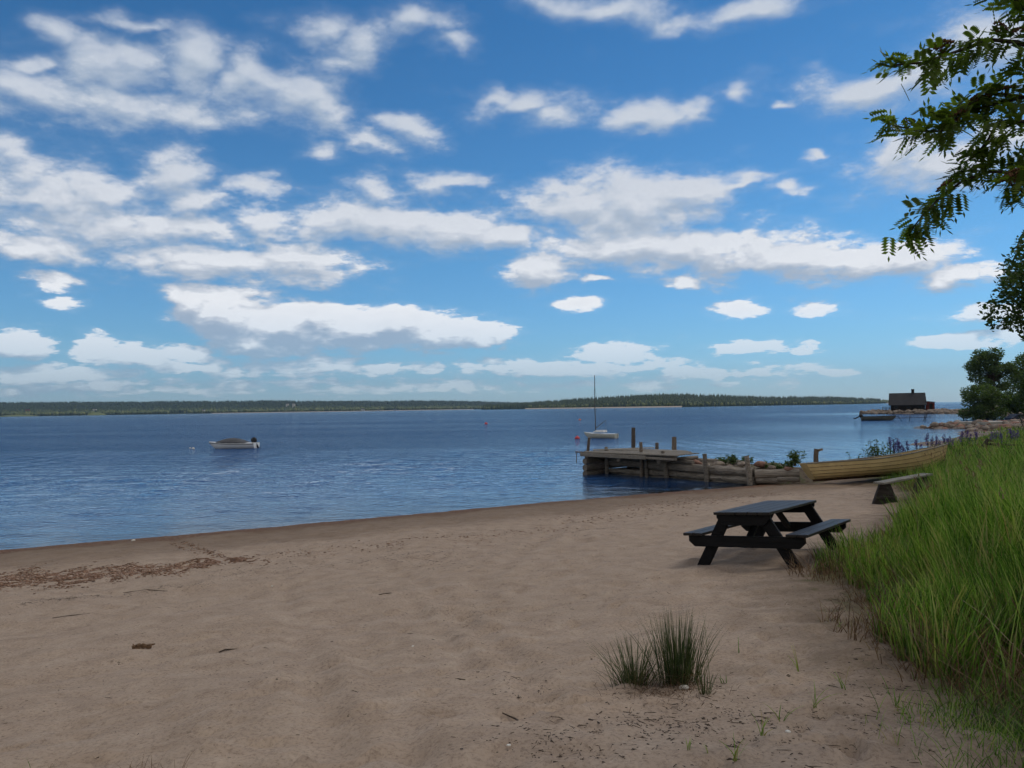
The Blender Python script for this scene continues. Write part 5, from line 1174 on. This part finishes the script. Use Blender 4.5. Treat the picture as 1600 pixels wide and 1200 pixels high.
def cloud_group(BL):
    g = bpy.data.node_groups.new('cloud_field', 'ShaderNodeTree')
    g.interface.new_socket('Dir', in_out='INPUT', socket_type='NodeSocketVector'); g.interface.new_socket('F', in_out='OUTPUT', socket_type='NodeSocketFloat'); g.interface.new_socket('L', in_out='OUTPUT', socket_type='NodeSocketFloat')
    gi = g.nodes.new('NodeGroupInput'); go = g.nodes.new('NodeGroupOutput'); D = gi.outputs[0]
    sx_ = N(g, 'ShaderNodeSeparateXYZ'); g.links.new(D, sx_.inputs[0])
    az = math_(g, 'ARCTAN2', sx_.outputs[0], sx_.outputs[1]); el = math_(g, 'ARCSINE', sx_.outputs[2])
    zz = math_(g, 'ADD', math_(g, 'MAXIMUM', sx_.outputs[2], 0.0), .22)
    q = N(g, 'ShaderNodeVectorMath', operation='SCALE'); g.links.new(D, q.inputs[0]); g.links.new(math_(g, 'DIVIDE', 1.0, zz), q.inputs['Scale'])
    p = N(g, 'ShaderNodeCombineXYZ'); g.links.new(az, p.inputs[0]); g.links.new(el, p.inputs[1])
    # warp
    wn = N(g, 'ShaderNodeTexNoise', i_Scale=3.6, i_Detail=3.5, i_Roughness=.6); g.links.new(q.outputs[0], wn.inputs['Vector'])
    ws = N(g, 'ShaderNodeVectorMath', operation='SUBTRACT'); g.links.new(wn.outputs['Color'], ws.inputs[0]); ws.inputs[1].default_value = (.5, .5, .5)
    wa = math_(g, 'MULTIPLY_ADD', math_(g, 'MAXIMUM', el, 0.0), .26, .018)
    wm = N(g, 'ShaderNodeVectorMath', operation='SCALE'); g.links.new(ws.outputs[0], wm.inputs[0]); g.links.new(wa, wm.inputs['Scale'])
    wf = N(g, 'ShaderNodeVectorMath', operation='MULTIPLY'); g.links.new(wm.outputs[0], wf.inputs[0]); wf.inputs[1].default_value = (1.3, .8, 0)
    pw = N(g, 'ShaderNodeVectorMath', operation='ADD'); g.links.new(p.outputs[0], pw.inputs[0]); g.links.new(wf.outputs[0], pw.inputs[1])
    f1 = N(g, 'ShaderNodeTexNoise', i_Scale=5.5, i_Detail=8.0, i_Roughness=.68); g.links.new(q.outputs[0], f1.inputs['Vector'])
    acc = None; pw0 = pw.outputs[0]; cur = pw0
    for bi, (cx, cy, rx, ry, w) in enumerate(BL):
        if bi and bi % 6 == 0:      # keeps the evaluation order sequential
            mm = N(g, 'ShaderNodeVectorMath', operation='MULTIPLY_ADD'); g.links.new(acc, mm.inputs[0]); mm.inputs[1].default_value = (1e-6,) * 3; g.links.new(pw0, mm.inputs[2]); cur = mm.outputs[0]
        a0, e0 = azel(cx, cy); a1, _ = azel(cx + rx, cy); _, e1 = azel(cx, cy - ry)
        m_ = N(g, 'ShaderNodeVectorMath', operation='MULTIPLY_ADD'); ia, ie = 1 / (abs(a1 - a0) * 1.12), 1 / (abs(e1 - e0) * 1.15)
        g.links.new(cur, m_.inputs[0]); m_.inputs[1].default_value = (ia, ie, 0); m_.inputs[2].default_value = (-a0 * ia, -e0 * ie, 0)
        l = N(g, 'ShaderNodeVectorMath', operation='LENGTH'); g.links.new(m_.outputs[0], l.inputs[0])
        v_ = math_(g, 'MULTIPLY_ADD', l.outputs['Value'], -w, w * 1.02)
        if acc is None: acc = v_
        else:
            n = N(g, 'ShaderNodeMath', operation='SMOOTH_MAX'); g.links.new(acc, n.inputs[0]); g.links.new(v_, n.inputs[1]); n.inputs[2].default_value = .18; acc = n.outputs[0]
    # unseen cloud cover aside, behind and overhead, thickened to give neutral fill light
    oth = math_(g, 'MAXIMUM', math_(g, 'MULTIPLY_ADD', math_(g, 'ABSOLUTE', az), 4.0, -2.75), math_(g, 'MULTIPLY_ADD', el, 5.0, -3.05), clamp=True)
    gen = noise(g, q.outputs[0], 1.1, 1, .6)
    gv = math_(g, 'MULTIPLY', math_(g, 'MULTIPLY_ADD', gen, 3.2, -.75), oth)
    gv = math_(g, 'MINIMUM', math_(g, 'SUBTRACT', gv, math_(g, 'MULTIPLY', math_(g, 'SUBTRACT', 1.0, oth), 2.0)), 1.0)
    raw = acc; acc = math_(g, 'MINIMUM', math_(g, 'MULTIPLY', acc, 1.25), .85)
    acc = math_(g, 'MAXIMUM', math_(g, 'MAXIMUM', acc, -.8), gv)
    ff = math_(g, 'MULTIPLY_ADD', f1.outputs[0], 3.3, -1.66)
    bn = noise(g, mapping(g, D, (1, 1, 1.5)), 26.0, 2.5, .5)
    lowf = math_(g, 'MULTIPLY_ADD', el, -2.4, .95, clamp=True)
    puff = math_(g, 'MULTIPLY', math_(g, 'MULTIPLY_ADD', math_(g, 'ABSOLUTE', math_(g, 'MULTIPLY_ADD', bn, 2.0, -1.0)), 2.4, -.34), lowf)
    ff = math_(g, 'ADD', ff, math_(g, 'MULTIPLY', puff, math_(g, 'MULTIPLY_ADD', acc, 1.1, .25, clamp=True)))
    ff = math_(g, 'ADD', ff, math_(g, 'MINIMUM', math_(g, 'MULTIPLY_ADD', el, 1.6, -.27), -.05))
    g.links.new(math_(g, 'ADD', math_(g, 'MULTIPLY', raw, .95), math_(g, 'MULTIPLY', ff, .55)), go.inputs[1])
    ff = math_(g, 'MULTIPLY', ff, math_(g, 'MULTIPLY_ADD', math_(g, 'MAXIMUM', acc, 0.0), -.50, 1.0))
    g.links.new(math_(g, 'ADD', acc, ff), go.inputs[0]); return g
world = bpy.data.worlds.new('World'); sc.world = world; world.use_nodes = True; nt = world.node_tree
for n in list(nt.nodes): nt.nodes.remove(n)
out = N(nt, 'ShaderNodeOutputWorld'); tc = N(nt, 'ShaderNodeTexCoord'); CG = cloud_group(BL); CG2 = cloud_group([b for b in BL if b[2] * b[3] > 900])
sky = N(nt, 'ShaderNodeTexSky', sky_type='NISHITA', sun_disc=False, sun_elevation=SUN_EL, sun_rotation=SUN_AZ, altitude=0, air_density=1.0, dust_density=.3, ozone_density=3.0)
b1 = N(nt, 'ShaderNodeBackground', i_Strength=.10)
wx = N(nt, 'ShaderNodeSeparateXYZ'); nt.links.new(tc.outputs['Generated'], wx.inputs[0])
tint = ramp(nt, [(0, (.56, .82, 1.24)), (.08, (.47, .80, 1.07)), (.2, (.40, .78, 1.0)), (.45, (.25, .63, .87)), (1, (.25, .57, .82))], wx.outputs[2])
nt.links.new(mixc(nt, 1.0, sky.outputs[0], tint.outputs[0], 'MULTIPLY'), b1.inputs[0])
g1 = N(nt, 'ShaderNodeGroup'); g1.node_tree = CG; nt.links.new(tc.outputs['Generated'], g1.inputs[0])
off = N(nt, 'ShaderNodeVectorMath', operation='ADD'); nt.links.new(tc.outputs['Generated'], off.inputs[0]); off.inputs[1].default_value = (.004, 0, .018)
offn = N(nt, 'ShaderNodeVectorMath', operation='NORMALIZE'); nt.links.new(off.outputs[0], offn.inputs[0])
g2 = N(nt, 'ShaderNodeGroup'); g2.node_tree = CG2; nt.links.new(offn.outputs[0], g2.inputs[0])
diff = math_(nt, 'SUBTRACT', g1.outputs[1], g2.outputs[1])
diff = math_(nt, 'MAXIMUM', math_(nt, 'MINIMUM', diff, .40), -.45)
al = N(nt, 'ShaderNodeMapRange', interpolation_type='SMOOTHSTEP'); nt.links.new(g1.outputs[0], al.inputs[0]); al.inputs[1].default_value = -.22; nt.links.new(math_(nt, 'MULTIPLY', math_(nt, 'MINIMUM', math_(nt, 'MULTIPLY_ADD', wx.outputs[2], 3.0, .20), 1.05), math_(nt, 'MULTIPLY_ADD', math_(nt, 'MAXIMUM', diff, 0.0), math_(nt, 'MINIMUM', math_(nt, 'MULTIPLY_ADD', wx.outputs[2], 5.0, -2.2), -.2), 1.0)), al.inputs[2]); al.inputs[4].default_value = .90
lowb = math_(nt, 'MULTIPLY_ADD', wx.outputs[2], -.7, .62)
lit = math_(nt, 'ADD', math_(nt, 'MULTIPLY', diff, math_(nt, 'MAXIMUM', math_(nt, 'MULTIPLY_ADD', wx.outputs[2], -3.0, 1.25), .42)), math_(nt, 'MAXIMUM', lowb, .34))
thick = N(nt, 'ShaderNodeMapRange'); nt.links.new(g1.outputs[0], thick.inputs[0]); thick.inputs[1].default_value = .5; thick.inputs[2].default_value = 1.9; thick.inputs[3].default_value = .06; thick.inputs[4].default_value = -.04
lit = math_(nt, 'ADD', lit, thick.outputs[0], clamp=True)
azw = math_(nt, 'ARCTAN2', wx.outputs[0], wx.outputs[1]); elw = wx.outputs[2]
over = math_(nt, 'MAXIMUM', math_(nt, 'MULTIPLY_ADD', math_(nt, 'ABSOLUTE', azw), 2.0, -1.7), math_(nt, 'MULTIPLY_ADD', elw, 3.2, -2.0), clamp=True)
cc = ramp(nt, [(0, (.30, .38, .50)), (.4, (.43, .50, .60)), (.65, (.60, .64, .71)), (1, (.90, .92, .95))], lit)
veil = N(nt, 'ShaderNodeMapRange', interpolation_type='SMOOTHSTEP'); nt.links.new(g1.outputs[0], veil.inputs[0]); veil.inputs[1].default_value = -.75; veil.inputs[2].default_value = .15; veil.inputs[4].default_value = .10
alf = math_(nt, 'MULTIPLY', math_(nt, 'ADD', al.outputs[0], veil.outputs[0], clamp=True), math_(nt, 'MULTIPLY_ADD', wx.outputs[2], 5.5, .26, clamp=True))
b2 = N(nt, 'ShaderNodeBackground', i_Strength=1.0); nt.links.new(mixc(nt, over, cc.outputs[0], (.49, .465, .445)), b2.inputs[0])  # unseen cloud gets a warm grey, added to offset the blue skylight
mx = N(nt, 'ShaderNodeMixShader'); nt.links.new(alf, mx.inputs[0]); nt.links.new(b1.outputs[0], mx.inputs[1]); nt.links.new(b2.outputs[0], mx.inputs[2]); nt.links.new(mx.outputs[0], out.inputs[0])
world.cycles.sampling_method = 'MANUAL'; world.cycles.sample_map_resolution = 512

sl = bpy.data.lights.new('sun', 'SUN'); sl.energy = .95; sl.angle = R(24); sl.color = (1, .93, .83)
so = bpy.data.objects.new('sun', sl); col.objects.link(so)
sd = Vector((math.sin(SUN_AZ) * math.cos(SUN_EL), math.cos(SUN_AZ) * math.cos(SUN_EL), math.sin(SUN_EL))); so.rotation_euler = sd.to_track_quat('Z', 'Y').to_euler(); so.location = (30, 10, 40)

cam = bpy.data.cameras.new('camera'); co = bpy.data.objects.new('camera', cam); col.objects.link(co); co.location = (0, 0, CAMZ); co.rotation_euler = ROT.to_euler()
cam.sensor_width = 36; cam.lens = F / 1600 * 36; cam.clip_start = .05; cam.clip_end = 30000; sc.camera = co
sc.view_settings.view_transform = 'Standard'; sc.view_settings.look = 'None'; sc.view_settings.exposure = .12; sc.view_settings.gamma = 1
sc.cycles.max_bounces = 6; sc.cycles.diffuse_bounces = 2; sc.cycles.glossy_bounces = 3; sc.cycles.transparent_max_bounces = 8; sc.cycles.volume_bounces = 0
sc.cycles.use_denoising = True; sc.cycles.use_adaptive_sampling = True; sc.cycles.adaptive_threshold = .02; sc.cycles.adaptive_min_samples = 12; sc.cycles.sample_clamp_indirect = 4; sc.cycles.caustics_reflective = False
